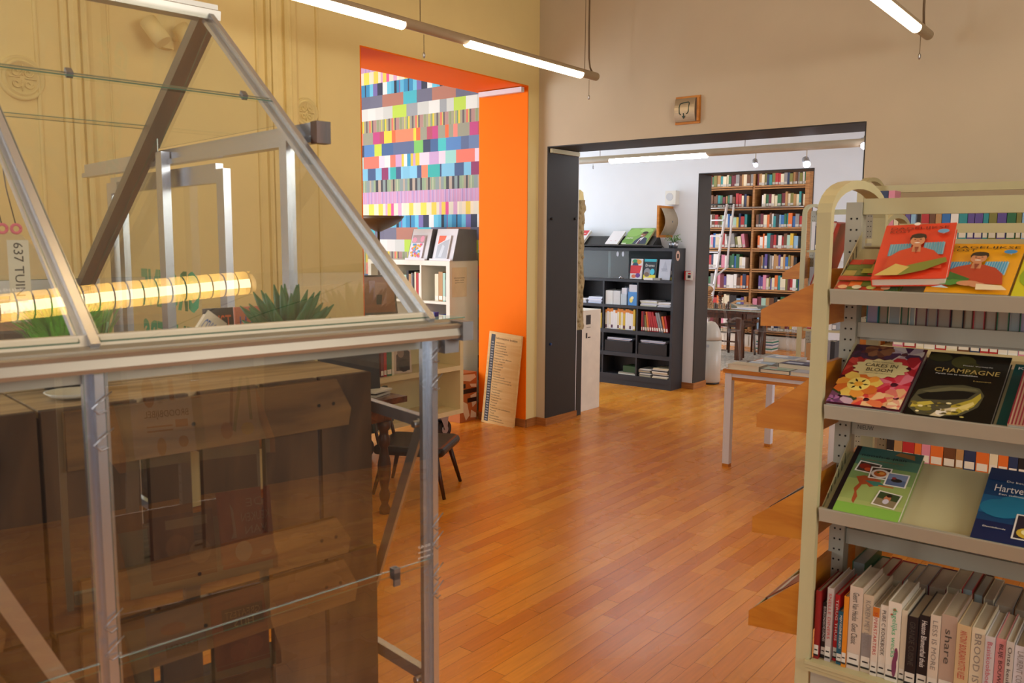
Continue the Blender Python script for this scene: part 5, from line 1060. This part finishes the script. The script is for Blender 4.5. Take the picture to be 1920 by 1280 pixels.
mb = MB(); mb.box(.046, AW - .034, AD - .010, AD - .004, 1.462, 1.495); mb.build('lip', m_ivory_g, rt_)
for q in ((1.425, 1.515, 1.385, 1.378), (1.118, 1.25, 1.083, 1.078), (.806, .932, .77, .758), (.512, .655, .481, .466)): gable_display(ra, q[0], q[1], q[2], q[3], .055, AD - .05)
# covers on the end displays seen from the side
for z, lb, c_ in ((1.10, 'grey covered book on the second wooden end display', '#8f8b86'), (.795, 'black covered magazine on the third wooden end display', '#191a20'), (.50, 'red edged book on the lowest wooden end display', '#7d2b22')):
    o, fr = flat_book('display_book', .19, .165 if z > 1 else .2, .012, c_, lb, 'book', 'books on the wooden end displays'); prints('cover_print', o, [('#d8d4cc', rc(.02, .03, .17, .06))], fr)
    place(o, (AX - .153, AY + AD / 2 + .095, z), (0, -1, 0), (.155, 0, .125), .004)
# cover helper for the sloping trays
def tray_book(x, zi, W, H, T, col, label, back=.0, spin=0.0, lift=.0012, extra=0.0, group='cookbooks on the sloping trays', up=None):
    o, fr = flat_book('cookbook', W, H, T, col, label, 'book', group)
    z = TZ[zi] - .019; X = Vector((math.cos(spin), math.sin(spin) * CP, math.sin(spin) * SP)); n = Vector((0, -SP, CP)); Y = n.cross(X)
    if extra: Y = (Y + n * extra).normalized()
    place(o, Vector((x, AY + .0135 + back * CP, z + .0005 + back * SP)) + n * .0016, X, Y, lift); return o, fr
def man(W, H, shirt, hair='#2e2118', skin='#c98a62', cx=.5):
    P_ = lambda a, b: (W * a, H * b)
    return [(shirt, [P_(cx - .38, .16), P_(cx - .35, .36), P_(cx - .22, .47), P_(cx - .08, .52), P_(cx + .1, .52), P_(cx + .25, .46), P_(cx + .36, .34), P_(cx + .40, .14)]), (skin, [P_(cx - .05, .44), P_(cx + .07, .44), P_(cx + .06, .56), P_(cx - .05, .56)]),
        (hair, ell(W * cx, H * .70, W * .115, H * .085)), (skin, ell(W * cx, H * .645, W * .10, H * .098)), (hair, ell(W * cx, H * .735, W * .105, H * .045)), ('#3a2a20', ell(W * (cx - .04), H * .665, W * .014, H * .008)), ('#3a2a20', ell(W * (cx + .04), H * .665, W * .014, H * .008)),
        ('#f2e4d8', ell(W * cx, H * .60, W * .04, H * .011)), ('#b5745a', ell(W * (cx + .005), H * .635, W * .016, H * .014)), ('#8a3a22', [P_(cx - .02, .52), P_(cx + .04, .52), P_(cx + .01, .40)])]
def stripes(W, H, x0, y0, x1, y1, c1, c2, n):
    r_ = [(c1, rc(W * x0, H * y0, W * x1, H * y1))]; w_ = (x1 - x0) / n
    return r_ + [(c2, rc(W * (x0 + i * w_), H * y0, W * (x0 + (i + .5) * w_), H * y1)) for i in range(n)]
X0 = AX + .042
# first tray
rs = random.Random(31); W, H = .165, .185
o, fr = tray_book(-.742, 0, W, H, .012, '#7a8a2a', 'recipe magazine of coloured squares lying at the end of top tray')
pl = []
for i in range(5):
    for j in range(6): pl.append((rs.choice(['#c43a20', '#e8742a', '#6a7a2a', '#3a5a2a', '#d8b23a', '#2a2420', '#b0a04a', '#d8503a']), rc(W * i / 5 + .001, H * j / 6 + .001, W * (i + 1) / 5 - .001, H * (j + 1) / 6 - .001)))
pl += [('#c42a20', rc(0, H * .30, W, H * .42)), ('#a8a83a', rc(.05, H * .52, W, H * .66))]
for i in range(4): pl.append((rs.choice(['#e8e0c0', '#c8d070', '#e8b080']), ell(W * (.15 + .22 * i), H * .1, .012, .010)))
prints('cover_print', o, pl, fr)
m_dred = plain('dark_red_ink', '#7a1a10', .5)
W, H = .175, .262
o, fr = tray_book(-.640, 0, W, H, .024, '#d83a1c', 'red orange cookbook DAGELIJKSE KOST tilted on top tray', back=.012, spin=.10, lift=.030, extra=.10)
prints('cover_print', o, stripes(W, H, .14, .40, .44, .62, '#8fb8c4', '#5a9ab0', 8) + stripes(W, H, .62, .40, .90, .62, '#8fb8c4', '#5a9ab0', 8) + man(W, H, '#c8401e', cx=.52) + [('#7a8030', [(W * .2, H * .05), (W * .5, H * .2), (W * .95, H * .32), (W * .98, H * .24), (W * .7, H * .1), (W * .4, H * .02)]), ('#c8b060', [(W * .04, H * .02), (W * .3, H * .22), (W * .5, H * .16), (W * .36, H * .02)]), ('#6aa0c8', ell(W * .85, H * .80, .014, .010)), ('#f0e8e0', ell(W * .46, H * .955, .008, .008))], fr)
text('title', 'DAGELIJKSE', m_dred, o, (W * .5, H * .905, .0265), (1, 0, 0), (0, 1, 0), W * .82, .016); text('title', 'KOST', m_dred, o, (W * .24, H * .85, .0265), (1, 0, 0), (0, 1, 0), W * .3, .014); text('number', '5', m_inkw, o, (W * .85, H * .80, .0268), (1, 0, 0), (0, 1, 0), None, .010)
W, H = .185, .262
o, fr = tray_book(-.512, 0, W, H, .026, '#e8a410', 'yellow cookbook DAGELIJKSE KOST on the top tray')
prints('cover_print', o, stripes(W, H, .12, .34, .42, .60, '#a8d0e0', '#3a9ac8', 9) + stripes(W, H, .60, .34, .88, .60, '#a8d0e0', '#3a9ac8', 9) + man(W, H, '#b03a1c', cx=.5) + [('#2f6a24', [(W * -.0, H * .26), (W * .2, H * .36), (W * .5, H * .22), (W * .46, H * .14), (W * .2, H * .2), (0, H * .18)]), ('#4a8a34', [(W * .05, H * .12), (W * .3, H * .2), (W * .5, H * .17), (W * .3, H * .08)]), ('#c98a62', ell(W * .5, H * .13, W * .14, H * .05)), ('#c98a62', ell(W * .62, H * .1, W * .10, H * .045)), ('#e4d4b0', [(W * .6, H * .12), (W * .9, H * .1), (W * .98, H * .02), (W * .62, H * .01)]), ('#3a8ac8', ell(W * .86, H * .77, .015, .011)), ('#b8d8e8', [(W * .08, H * .03), (W * .2, H * .07), (W * .3, H * .02)])], fr)
text('title', 'DAGELIJKSE', m_inkb, o, (W * .52, H * .90, .0285), (1, 0, 0), (0, 1, 0), W * .86, .017); text('title', 'KOST', m_inkb, o, (W * .25, H * .84, .0285), (1, 0, 0), (0, 1, 0), W * .34, .013); text('number', '4', m_inkw, o, (W * .86, H * .77, .0288), (1, 0, 0), (0, 1, 0), None, .010)
W, H = .18, .25
o, fr = tray_book(-.322, 0, W, H, .022, '#c9c414', 'lime yellow cookbook beside the yellow one on top tray'); prints('cover_print', o, [('#8aa81e', ell(W * .3, H * .4, .05, .07)), ('#dcd63a', rc(W * .1, H * .75, W * .9, H * .9))], fr)
# second tray
W, H = .192, .298
o, fr = tray_book(-.742, 1, W, H, .028, '#5a2430', 'CAKES IN BLOOM cookbook with a flower cover')
pl = []; rs = random.Random(12)
def flower(cx, cy, r, cols, n=9):
    q = []
    for k in range(n):
        a = 6.283 * k / n + rs.random() * .3; q.append((cols[k % len(cols)], [(cx + math.cos(a + d_) * r * f, cy + math.sin(a + d_) * r * f) for d_, f in ((-.9, .25), (-.42, .85), (-.1, 1.05), (.25, .95), (.5, .7), (.7, .2))]))
    return q
for cx, cy, r, cols in ((.03, .26, .05, ['#3a2434', '#4a2a44']), (.14, .26, .055, ['#cfc4bc', '#b8a8b0', '#4a2a4a']), (.07, .275, .04, ['#8a5a3a', '#6a3a2a']), (.03, .18, .05, ['#a82a24', '#c84438']), (.165, .19, .06, ['#c02a34', '#e0606a', '#a81e2a']), (.15, .11, .06, ['#c8283c', '#e47a88', '#d84a5a']), (.17, .05, .045, ['#e8b07a', '#e07a6a']), (.10, .03, .05, ['#d8403a', '#f0c08a', '#e87a4a']), (.03, .03, .045, ['#3a4a2a', '#7a4a6a', '#c8a8b8']), (.015, .015, .02, ['#6a3a6a', '#a86a9a']), (.185, .015, .03, ['#f0d8a8', '#e8a88a']), (.06, .095, .062, ['#e8c45a', '#e89a3a', '#d8702a'])):
    pl += flower(cx, cy, r, cols)
pl += [('#f0d870', ell(.062, .095, .03, .032)), ('#e8a83a', ell(.062, .095, .012, .012))] + [('#2a1a12', [(.062 + math.cos(a) * .010, .095 + math.sin(a) * .010), (.062 + math.cos(a + .2) * .018, .095 + math.sin(a + .2) * .018), (.062 + math.cos(a) * .028, .095 + math.sin(a) * .028), (.062 + math.cos(a - .2) * .018, .095 + math.sin(a - .2) * .018)]) for a in [i * 1.047 for i in range(6)]]
pl = [(c_, [(min(max(a, .003), W - .003), min(max(b, .002), H - .002)) for a, b in p_]) for c_, p_ in pl]
lab_ = [(.097 + (.070 + .005 * math.cos(14 * a)) * math.cos(a), .178 + (.044 + .004 * math.cos(14 * a)) * math.sin(a)) for a in [i * 6.2832 / 84 for i in range(84)]]
pl += [('#d8c88e', lab_)]
prints('cover_print', o, pl, fr, dz=.00004)
for s_, cy, wd, ht in (('PEGGY PORSCHEN', .206, .055, .004), ('CAKES IN', .190, .085, .016), ('BLOOM', .168, .068, .016), ('exquisite sugarcraft flowers', .151, .07, .004)): text('title', s_, m_ink, o, (.097, cy, .0345), (1, 0, 0), (0, 1, 0), wd, ht)
W, H = .198, .296
m_gold = plain('gold_ink', '#c9ad62', .4)
o, fr = tray_book(-.5415, 1, W, H, .024, '#14130f', 'black CHAMPAGNE cookbook with golden wine glass photo')
pl = [('#3a3a1c', ell(.03, .27, .03, .02)), ('#4a4820', ell(.09, .255, .03, .03)), ('#3f3c18', ell(.115, .225, .02, .03)), ('#55513a', [(.002, .06), (.01, .11), (.05, .135), (.11, .15), (.15, .14), (.165, .11), (.16, .06), (.13, .02), (.08, .003), (.03, .004), (.003, .03)]), ('#1a1813', [(.012, .085), (.05, .115), (.10, .125), (.145, .12), (.13, .09), (.08, .075), (.03, .07)]), ('#6f6a4a', [(.02, .105), (.08, .135), (.14, .138), (.15, .128), (.09, .12), (.04, .102)]),
    ('#b8a43a', [(.10, .055), (.14, .09), (.155, .12), (.16, .10), (.15, .06), (.12, .02), (.07, .008), (.10, .03)]), ('#e0cc7a', [(.115, .05), (.145, .08), (.15, .07), (.13, .035)]), ('#d8c8a0', [(.06, .004), (.075, .03), (.10, .045), (.12, .05), (.10, .02), (.085, .003)]), ('#efe6d4', ell(.082, .022, .012, .014)), ('#c9b548', [(.01, .05), (.05, .065), (.06, .055), (.03, .035), (.008, .03)]), ('#8a7f34', ell(.04, .03, .02, .01))] + [(rs.choice(['#d8c46a', '#8a7a34', '#efe0a8', '#5a5228']), ell(rs.uniform(.01, .14), rs.uniform(.01, .07), rs.uniform(.003, .009), rs.uniform(.002, .005), 7)) for _ in range(26)]
prints('cover_print', o, pl, fr, dz=.00006)
for s_, cx, cy, wd, ht, mt in (('Pieter Verheyde', .128, .235, .07, .006, m_inkw), ('CHAMPAGNE', .106, .208, .155, .020, m_gold), ('Parels om te ontdekken', .085, .190, .10, .006, m_inkw), ('Lannoo', .15, .168, .04, .005, m_gold)): text('title', s_, mt, o, (cx, cy, .0275), (1, 0, 0), (0, 1, 0), wd, ht)
W, H = .2, .29
o, fr = tray_book(-.335, 1, .12, .285, .010, '#0d4a48', 'dark teal book behind the striped book on middle tray', back=.004); text('title', 'Koffiekan', m_inkw, o, (.055, .265, .0112), (1, 0, 0), (0, 1, 0), .09, .012)
o, fr = tray_book(-.308, 1, .19, .235, .018, '#caa68a', 'red and cream striped cookbook at the end of middle tray', lift=.0135)
prints('cover_print', o, [('#8a2a34', rc(i * .0075, .0, i * .0075 + .0035, .235)) for i in range(25)] + [('#e0d09a', rc(.045, .12, .15, .17))], fr)
# third tray
W, H = .182, .285
o, fr = tray_book(-.722, 2, W, H, .022, '#8fa456', 'green cookbook with map and photographs on lower tray')
pl = [('#2f5f58', rc(0, H * .86, W, H)), ('#4f7a62', rc(0, H * .72, W, H * .86)), ('#7f9a5c', rc(0, H * .5, W, H * .72)), ('#9cae62', rc(0, H * .2, W, H * .5)), ('#86b84a', rc(0, 0, W, H * .14)), ('#a8b46a', rc(0, H * .14, W, H * .2)), ('#1a1218', rc(0, 0, .014, H)), ('#9a6a34', [(.11, .265), (.165, .255), (.16, .275), (.12, .279)])]
pl += [('#a8502c', [(.035, .15), (.055, .16), (.10, .15), (.105, .13), (.08, .115), (.07, .125), (.058, .12), (.052, .09), (.06, .07), (.058, .04), (.050, .05), (.048, .085), (.042, .1), (.05, .125)]), ('#3f7a6a', [(.06, .14), (.10, .142), (.12, .13), (.09, .122)]), ('#c06a34', rc(.10, .125, .14, .130))]
def photo(cx, cy, w_, h_, a, inner):
    rot = lambda p_: (cx + p_[0] * math.cos(a) - p_[1] * math.sin(a), cy + p_[0] * math.sin(a) + p_[1] * math.cos(a))
    q = [('#ece6da', [rot(p_) for p_ in rc(-w_ / 2, -h_ / 2, w_ / 2, h_ / 2)]), ('#4a3a30', [rot(p_) for p_ in rc(-w_ / 2 + .004, -h_ / 2 + .004, w_ / 2 - .004, h_ / 2 - .004)])]
    return q + [(c_, [rot(p_) for p_ in e_]) for c_, e_ in inner]
pl += photo(.055, .195, .062, .046, -.10, [('#8a2a1c', ell(-.01, .002, .016, .012)), ('#c8502a', ell(.004, -.008, .012, .008)), ('#2a4a8a', ell(.016, -.004, .009, .008))])
pl += photo(.092, .178, .056, .05, .05, [('#ddd6cc', ell(0, -.002, .024, .019)), ('#b8602a', ell(0, -.002, .017, .013)), ('#d89a4a', ell(.004, 0, .008, .006)), ('#4a6a2a', ell(-.006, .003, .004, .003))])
pl += photo(.140, .160, .058, .056, .0, [('#5a6a8a', rc(-.025, -.024, .025, .0)), ('#7a8aa8', rc(-.025, 0, .025, .024)), ('#2a2420', ell(0, -.002, .015, .008)), ('#8a3a3a', ell(-.008, .006, .006, .005))])
pl += photo(.136, .075, .062, .060, -.12, [('#8a7a5a', rc(-.027, -.026, .027, .0)), ('#3a4a2a', rc(-.027, .0, .027, .026)), ('#c07a52', ell(0, .004, .009, .012)), ('#c9c4d0', ell(0, -.008, .008, .01)), ('#2a1c18', ell(.001, .016, .007, .006))])
prints('cover_print', o, pl, fr, dz=.00008)
text('title', 'noosh-e-jaan', m_inkb, o, (.085, .243, .0262), (1, 0, 0), (0, 1, 0), .12, .015); text('subtitle', 'Een culinaire wereldreis per fiets', plain('ochre_ink', '#9a5a24', .5), o, (.085, .225, .0262), (1, 0, 0), (0, 1, 0), .115, .006)
W, H = .2, .275
o, fr = tray_book(-.370, 2, W, H, .024, '#15406a', 'deep blue cookbook Hartverwarmend with food photo on lower tray')
pl = [('#12204a', rc(0, 0, W, H * .25)), ('#1a5a86', rc(0, H * .35, W, H * .6)), ('#1f7394', ell(.05, .12, .05, .035)), ('#1f7394', ell(.10, .15, .06, .03)), ('#16305a', rc(0, H * .82, W, H)), ('#e4dfd6', rc(.085, .02, .185, .11)), ('#2a2430', rc(.089, .024, .181, .106)), ('#c9a83a', ell(.115, .045, .022, .018)), ('#e8dca0', ell(.115, .048, .012, .010)), ('#4a6a2a', ell(.15, .07, .02, .02))]
prints('cover_print', o, pl, fr)
for s_, cx, cy, wd, ht in (('De keuken', .075, .225, .06, .008), ('Hartverwarmend', .105, .195, .165, .026), ('Een culinair boek', .08, .172, .09, .006), ('Davidsfonds', .045, .045, .05, .005)): text('title', s_, m_inkw, o, (cx, cy, .0272), (1, 0, 0), (0, 1, 0), wd, ht)
# spines on the bottom shelf
m_redi = plain('red_ink', '#b8302a', .5); m_greyi = plain('grey_ink', '#8a8078', .5); m_pinki = plain('pink_ink', '#c04a5a', .5); m_greeni = plain('mint_ink', '#4fb07a', .5); m_grk = plain('dark_grey_ink', '#4a443e', .5)
SP_ = [(.014, .20, '#8a1c1c', '', m_inkw, 'dark red cookbook first against the end frame'), (.013, .165, '#1b1a1c', 'BOURGONDISCHE LUNCHES', m_inkw, 'small black cookbook next to the end frame'),
    (.016, .215, '#b7aaa2', 'SNELLE DINERS', m_redi, 'grey pink cookbook SNELLE DINERS'), (.013, .195, '#c22026', 'TERUG THUIS', m_inkw, 'thin red cookbook beside the teal one'), (.015, .155, '#14566a', 'MIJN KLEINE KEUKEN', m_inkw, 'short teal cookbook on the bottom shelf'),
    (.012, .205, '#d8841e', '', m_ink, 'thin orange cookbook behind the pale thick one'), (.034, .238, '#cbb8a4', 'Geert Van Hecke  Goes Classic', m_grk, 'thick pale cookbook with black and red lettering down its spine'),
    (.026, .222, '#c4b196', 'KOKEN MET LIEFDE', m_greyi, 'beige and grey cookbook beside the thick pale one'), (.017, .195, '#d9ccba', 'SUPERSTARTERS', m_redi, 'orange topped white cookbook SUPERSTARTERS'), (.019, .205, '#ddd3c2', 'PURE C KOOKBOEK', m_ink, 'white cookbook PURE C KOOKBOEK'),
    (.032, .222, '#e0d7c6', 'dagelijks wecks', m_greeni, 'white spotted cookbook with mint lettering'), (.014, .205, '#cfc3aa', '', m_ink, 'plain cream cookbook beside the black pair'), (.027, .195, '#17141a', 'GRANDE CUISINE', m_grk, 'black cookbook GRANDE CUISINE'), (.026, .205, '#15131a', 'Heston Blumenthal thuis', m_inkw, 'black cookbook with white lettering thuis'),
    (.024, .215, '#d4c6b2', 'LESS IS MORE', m_greyi, 'beige cookbook LESS IS MORE'), (.036, .222, '#b39c8a', 'share', m_grk, 'mauve beige cookbook titled share'), (.032, .208, '#ccb286', 'ANTONY BOURDAIN ROTTE VLEES', m_redi, 'tan cookbook with dotted red lettering'),
    (.030, .208, '#d8ccb0', 'BROOD IS', m_greyi, 'cream cookbook BROOD IS'), (.022, .196, '#c9c5c6', 'Basiskookboek', m_pinki, 'white cookbook with pink handwriting'), (.022, .196, '#cf8a8a', 'BLIJE BOUWEN', m_ink, 'pink topped cookbook on the bottom shelf'), (.017, .196, '#c9c3ba', 'Onze keuken', m_ink, 'pale grey cookbook beside the pink one'),
    (.026, .190, '#d3d1d6', 'LAURENT CONRAD', m_greyi, 'white grey cookbook with thin lettering'), (.032, .205, '#8a7a72', 'cook + book', m_inkb, 'taupe cookbook reading cook and book'), (.02, .12, '#3f9a98', '', m_ink, 'small turquoise booklet on the bottom shelf'), (.03, .2, '#8a1a1a', '', m_ink, 'dark red cookbook beyond the turquoise booklet'), (.03, .2, '#c9a24a', '', m_ink, 'ochre cookbook at the shelf end')]
bx = AX + .0445
for i, (th, h, c_, tx, mt, lb) in enumerate(SP_):
    dp = [.015, .03, .02, .035, .022][i % 5] if i < 6 else .018 + .004 * (i % 2)
    o = spine_book('cookbook', m_print, bx, AY + dp, .4468, th, h, .19, c_, lab='#d9d2c4', label=lb, group='cookbooks on the bottom shelf', parts=True, page='#b7ab94')
    if tx: text('title', tx, mt, o, (th / 2, -.0014, h * .62), (0, 0, -1), (1, 0, 0), h * (.62 if len(tx) > 7 else .42), min(th * .5, .016))
    if 'orange topped' in lb: prints('spine_band', o, [('#c8701e', rc(0, h * .86, th, h)), ('#d9ccba', rc(th * .1, h * .7, th * .9, h * .84))], ((0, 0, 0), (1, 0, 0), (0, 0, 1), (0, -1, 0)))
    if 'pink topped' in lb: prints('spine_band', o, [('#d0c8c4', rc(0, 0, th, h * .25))], ((0, 0, 0), (1, 0, 0), (0, 0, 1), (0, -1, 0)))
    if 'beige and grey' in lb: prints('spine_band', o, [('#8d8682', rc(0, .03, th, h * .5))], ((0, 0, 0), (1, 0, 0), (0, 0, 1), (0, -1, 0)))
    if 'spotted' in lb: prints('spine_band', o, [('#b84a3a', ell(th * .5, h * .9, .005, .004)), ('#b84a3a', ell(th * .3, h * .84, .004, .003)), ('#7a3a5a', ell(th * .8, h * .35, .005, .02)), ('#7a3a5a', ell(th * .7, h * .2, .006, .03))], ((0, 0, 0), (1, 0, 0), (0, 0, 1), (0, -1, 0)), z0=.0004)
    bx += th + .0012
# books on the far side of the front rack
rs = random.Random(17)
for z, n, hh, lv in ((.4205, 14, .23, 'bottom'), (.7455, 24, .20, 'lower'), (1.3455, 24, .20, 'upper')):
    bx = AX + .06
    for i in range(n):
        th = rs.uniform(.016, .036) if n > 20 else rs.uniform(.024, .05)
        if bx + th > AX + AW - .05: break
        c_ = rs.choice(['black', 'maroon', 'teal', 'grey', 'green', 'brown', 'red', 'cream'])
        spine_book('shelved_book', m_print, bx, AY + AD / 2 + .02, z, th, hh * rs.uniform(.88, 1.02), .18, PD[c_], fore=True, page=rs.choice(['#a89a86', '#b8ab98', '#9aa4a0', '#a69ab0', '#b0a488']),
            label='%s book, page edges forward, %s on the %s rear shelf of the front rack' % (c_, NTH[i], lv), group='books on the far side of the front rack'); bx += th + .0015
# red book leaning on the top end display
o, fr = flat_book('display_book', .15, .255, .016, '#a81c18', 'red book leaning on the topmost wooden end display', 'book', 'books on the wooden end displays'); prints('cover_print', o, [('#d8c8b8', rc(.03, .2, .17, .24))], fr)
place(o, (AX - .085, AY + AD / 2 + .10, 1.43), (0, -1, 0), (.07, 0, .23), .004)

# second rack behind and the wall rack
CXX, CY, CD, CT = -1.20, 4.36, .5, 1.755
rcx = rack('second ivory book rack standing behind the front rack', CXX, CY, 1.3, CD, CT, 'ivory book racks')
for z in (1.46,): tray(rcx, .045, 1.26, z)
for z in (1.115, .55, .25):
    s_ = B('shelf', m_ivory, rcx, (.046, 1.26, .0, CD / 2 - .03, z - .02, z)); B('shelf_edge', m_ivory, s_, (.046, 1.26, -.008, -.0005, z - .022, z + .003))
for q in ((1.425, 1.515, 1.385, 1.378), (1.118, 1.25, 1.083, 1.078), (.806, .932, .77, .758)): gable_display(rcx, q[0], q[1], q[2], q[3], .055, CD - .05)
for z, lv, n in ((.5505, 'lower', 16), (1.1155, 'upper', 18), (.2505, 'lowest', 14)):
    bx = CXX + .10
    for i in range(n):
        th = rs.uniform(.028, .056); c_ = rs.choice(['black', 'tan', 'yellow', 'white', 'orange', 'cream', 'red', 'pink', 'maroon', 'brown', 'dark blue'])
        if bx + th > CXX + 1.2: break
        spine_book('novel', m_print, bx, CY + .02, z, th, rs.uniform(.2, .24) if lv != 'upper' else rs.uniform(.13, .2), .17, PD[c_], lab='#e8e0d4', label='%s book, %s on the %s shelf of the second rack' % (c_, NTH[i], lv), group='books on the second rack'); bx += th + .002
WX, WY, WD, WT = -1.60, 5.36, .46, 2.01
rw = rack('tall ivory wall rack beside the charcoal opening', WX, WY, 1.9, WD, WT, 'ivory book racks')
for z in (1.64, 1.30, .96, .62, .28):
    s_ = B('shelf', m_ivory, rw, (.046, 1.86, .06, WD / 2 - .026, z - .022, z)); B('shelf_edge', m_ivory, s_, (.046, 1.86, .052, .0595, z - .024, z + .004))
    if z < 1.2: continue
    bx = WX + .11; i = 0
    for i in range(27):
        th = [.05, .035][i] if i < 2 and z > 1.6 else rs.uniform(.022, .046); c_ = ['dark blue', 'pink'][i] if i < 2 and z > 1.6 else rs.choice(['brown', 'teal', 'black', 'cream', 'red', 'orange', 'yellow', 'light blue', 'blue', 'purple', 'tan', 'green', 'grey', 'olive', 'white'])
        if bx + th > WX + 1.25: break
        if 6 == i: bx += .03
        spine_book('novel', m_print, bx, WY + .07, z, th, (.29 if i < 2 and z > 1.6 else rs.uniform(.2, .235)), .13, PD[c_], lab='#e0d8c8', label='%s book, %s on the %s shelf of the wall rack' % (c_, NTH[i], 'top' if z > 1.6 else 'second'), group='books on the wall rack'); bx += th + .003
# rack beside the camera, whose end displays mirror in the greenhouse glass
DX, DY = .645, .80
rd = rack('ivory rack beside the viewer with cookbooks mirrored in the greenhouse glass', DX, DY, 1.0, .56, 1.72, 'ivory book racks')
for q in ((1.30, 1.45, 1.26, 1.255), (.935, 1.10, .89, .885), (.515, .66, .47, .465), (.165, .31, .12, .115)): gable_display(rd, q[0], q[1], q[2], q[3], .025, .525, -.20)
def end_cover(y, z, W, H, col, pl, label, texts=()):
    o, fr = flat_book('cookbook', W, H, .014, col, label, 'book', 'cookbooks mirrored in the greenhouse glass'); prints('cover_print', o, pl, fr)
    for s_, cx, cy, wd, ht, mt in texts: text('title', s_, mt, o, (cx, cy, .0172), (1, 0, 0), (0, 1, 0), wd, ht)
    place(o, (DX - .185, y, z), (0, -1, 0), (.20, 0, 1), .004)
end_cover(1.06, .917, .19, .285, '#cbbfb2', [('#b0622a', ell(.135, .21, .02, .05)), ('#a89c90', ell(.10, .21, .015, .04)), ('#b0622a', rc(.055, .18, .07, .25)), ('#b86a3a', rc(.02, .09, .06, .115)), ('#a0603a', rc(.07, .095, .15, .1)), ('#a0603a', rc(.07, .08, .15, .085)), ('#c08a4a', ell(.11, .03, .014, .03)), ('#b0703a', ell(.04, .04, .016, .02))], 'pale cookbook BROODBIJBEL on the end display', (('BROODBIJBEL', .085, .135, .14, .03, m_ink),))
end_cover(1.275, .917, .18, .27, '#c4a884', [('#7a8a3a', [(.04, .24), (.05, .24), (.09, .06), (.08, .05)]), ('#8a4a2a', [(.07, .24), (.08, .24), (.10, .06), (.09, .06)]), ('#d8b23a', ell(.04, .06, .022, .022)), ('#b86a3a', ell(.11, .06, .02, .03)), ('#6a7a34', [(.02, .23), (.03, .24), (.03, .09), (.02, .09)])], 'pale cookbook with drawn vegetables on the end display')
end_cover(1.11, .495, .20, .215, '#8a4426', [('#b06a3a', ell(.12, .11, .035, .04)), ('#c08a5a', ell(.05, .08, .036, .04)), ('#caa67a', rc(.02, .17, .15, .20))], 'brown cookbook with round dishes on the end display')
end_cover(1.315, .495, .185, .26, '#c8481a', [('#d8a88a', [(.135, .2), (.145, .22), (.14, .12), (.15, .1), (.13, .1)]), ('#dcb49a', ell(.11, .05, .03, .035)), ('#d8a88a', ell(.03, .03, .02, .01))], 'orange cookbook DE KEUKEN with lobster drawing on end display', (('DE', .06, .215, .06, .028, plain('peach_ink', '#e0a884', .5)), ('KEUKEN', .06, .165, .10, .03, bpy.data.materials['peach_ink']), ('VAN', .06, .12, .08, .028, bpy.data.materials['peach_ink'])))
end_cover(1.07, .145, .18, .24, '#8d8f94', [('#a86a6a', ell(.1, .18, .04, .02)), ('#5a5c62', rc(.03, .09, .13, .12))], 'grey cookbook on the lower end display', (('BAKEN', .08, .12, .10, .02, m_ink),))
end_cover(1.285, .145, .19, .25, '#a8321a', [('#2a1c14', rc(.01, .13, .155, .2)), ('#c84a2a', ell(.05, .06, .03, .03)), ('#c84a2a', ell(.11, .05, .03, .03))], 'red cookbook GREATEST HITS on the lower end display', (('GREATEST', .083, .178, .125, .024, m_gold), ('HITS', .083, .148, .07, .022, m_gold)))
# ivory rack in the passage beside the library opening
rp = rack('ivory rack in the passage beside the library opening', -2.70, 7.50, 1.1, .5, 1.95, 'ivory book racks')
for z in (1.55, 1.2, .85, .5):
    s_ = B('shelf', m_ivory, rp, (.046, 1.06, .02, .22, z - .02, z)); bx = -2.62
    for i in range(6):
        th = rs.uniform(.03, .05); c_ = rs.choice(['grey', 'red', 'white', 'black', 'dark blue', 'tan'])
        spine_book('novel', m_print, bx, 7.53, z + .0005, th, rs.uniform(.2, .26), .17, PD[c_], lab='#e8e4e0', label='%s book, %s on the passage rack shelf %s' % (c_, NTH[i], {1.55: 'topmost', 1.2: 'second', .85: 'third', .5: 'lowest'}[z]), group='books on the passage rack'); bx += th + .002
for q in ((1.34, 1.45, 1.29, 1.285), (1.0, 1.13, .96, .955)): gable_display(rp, q[0], q[1], q[2], q[3], .03, .45)
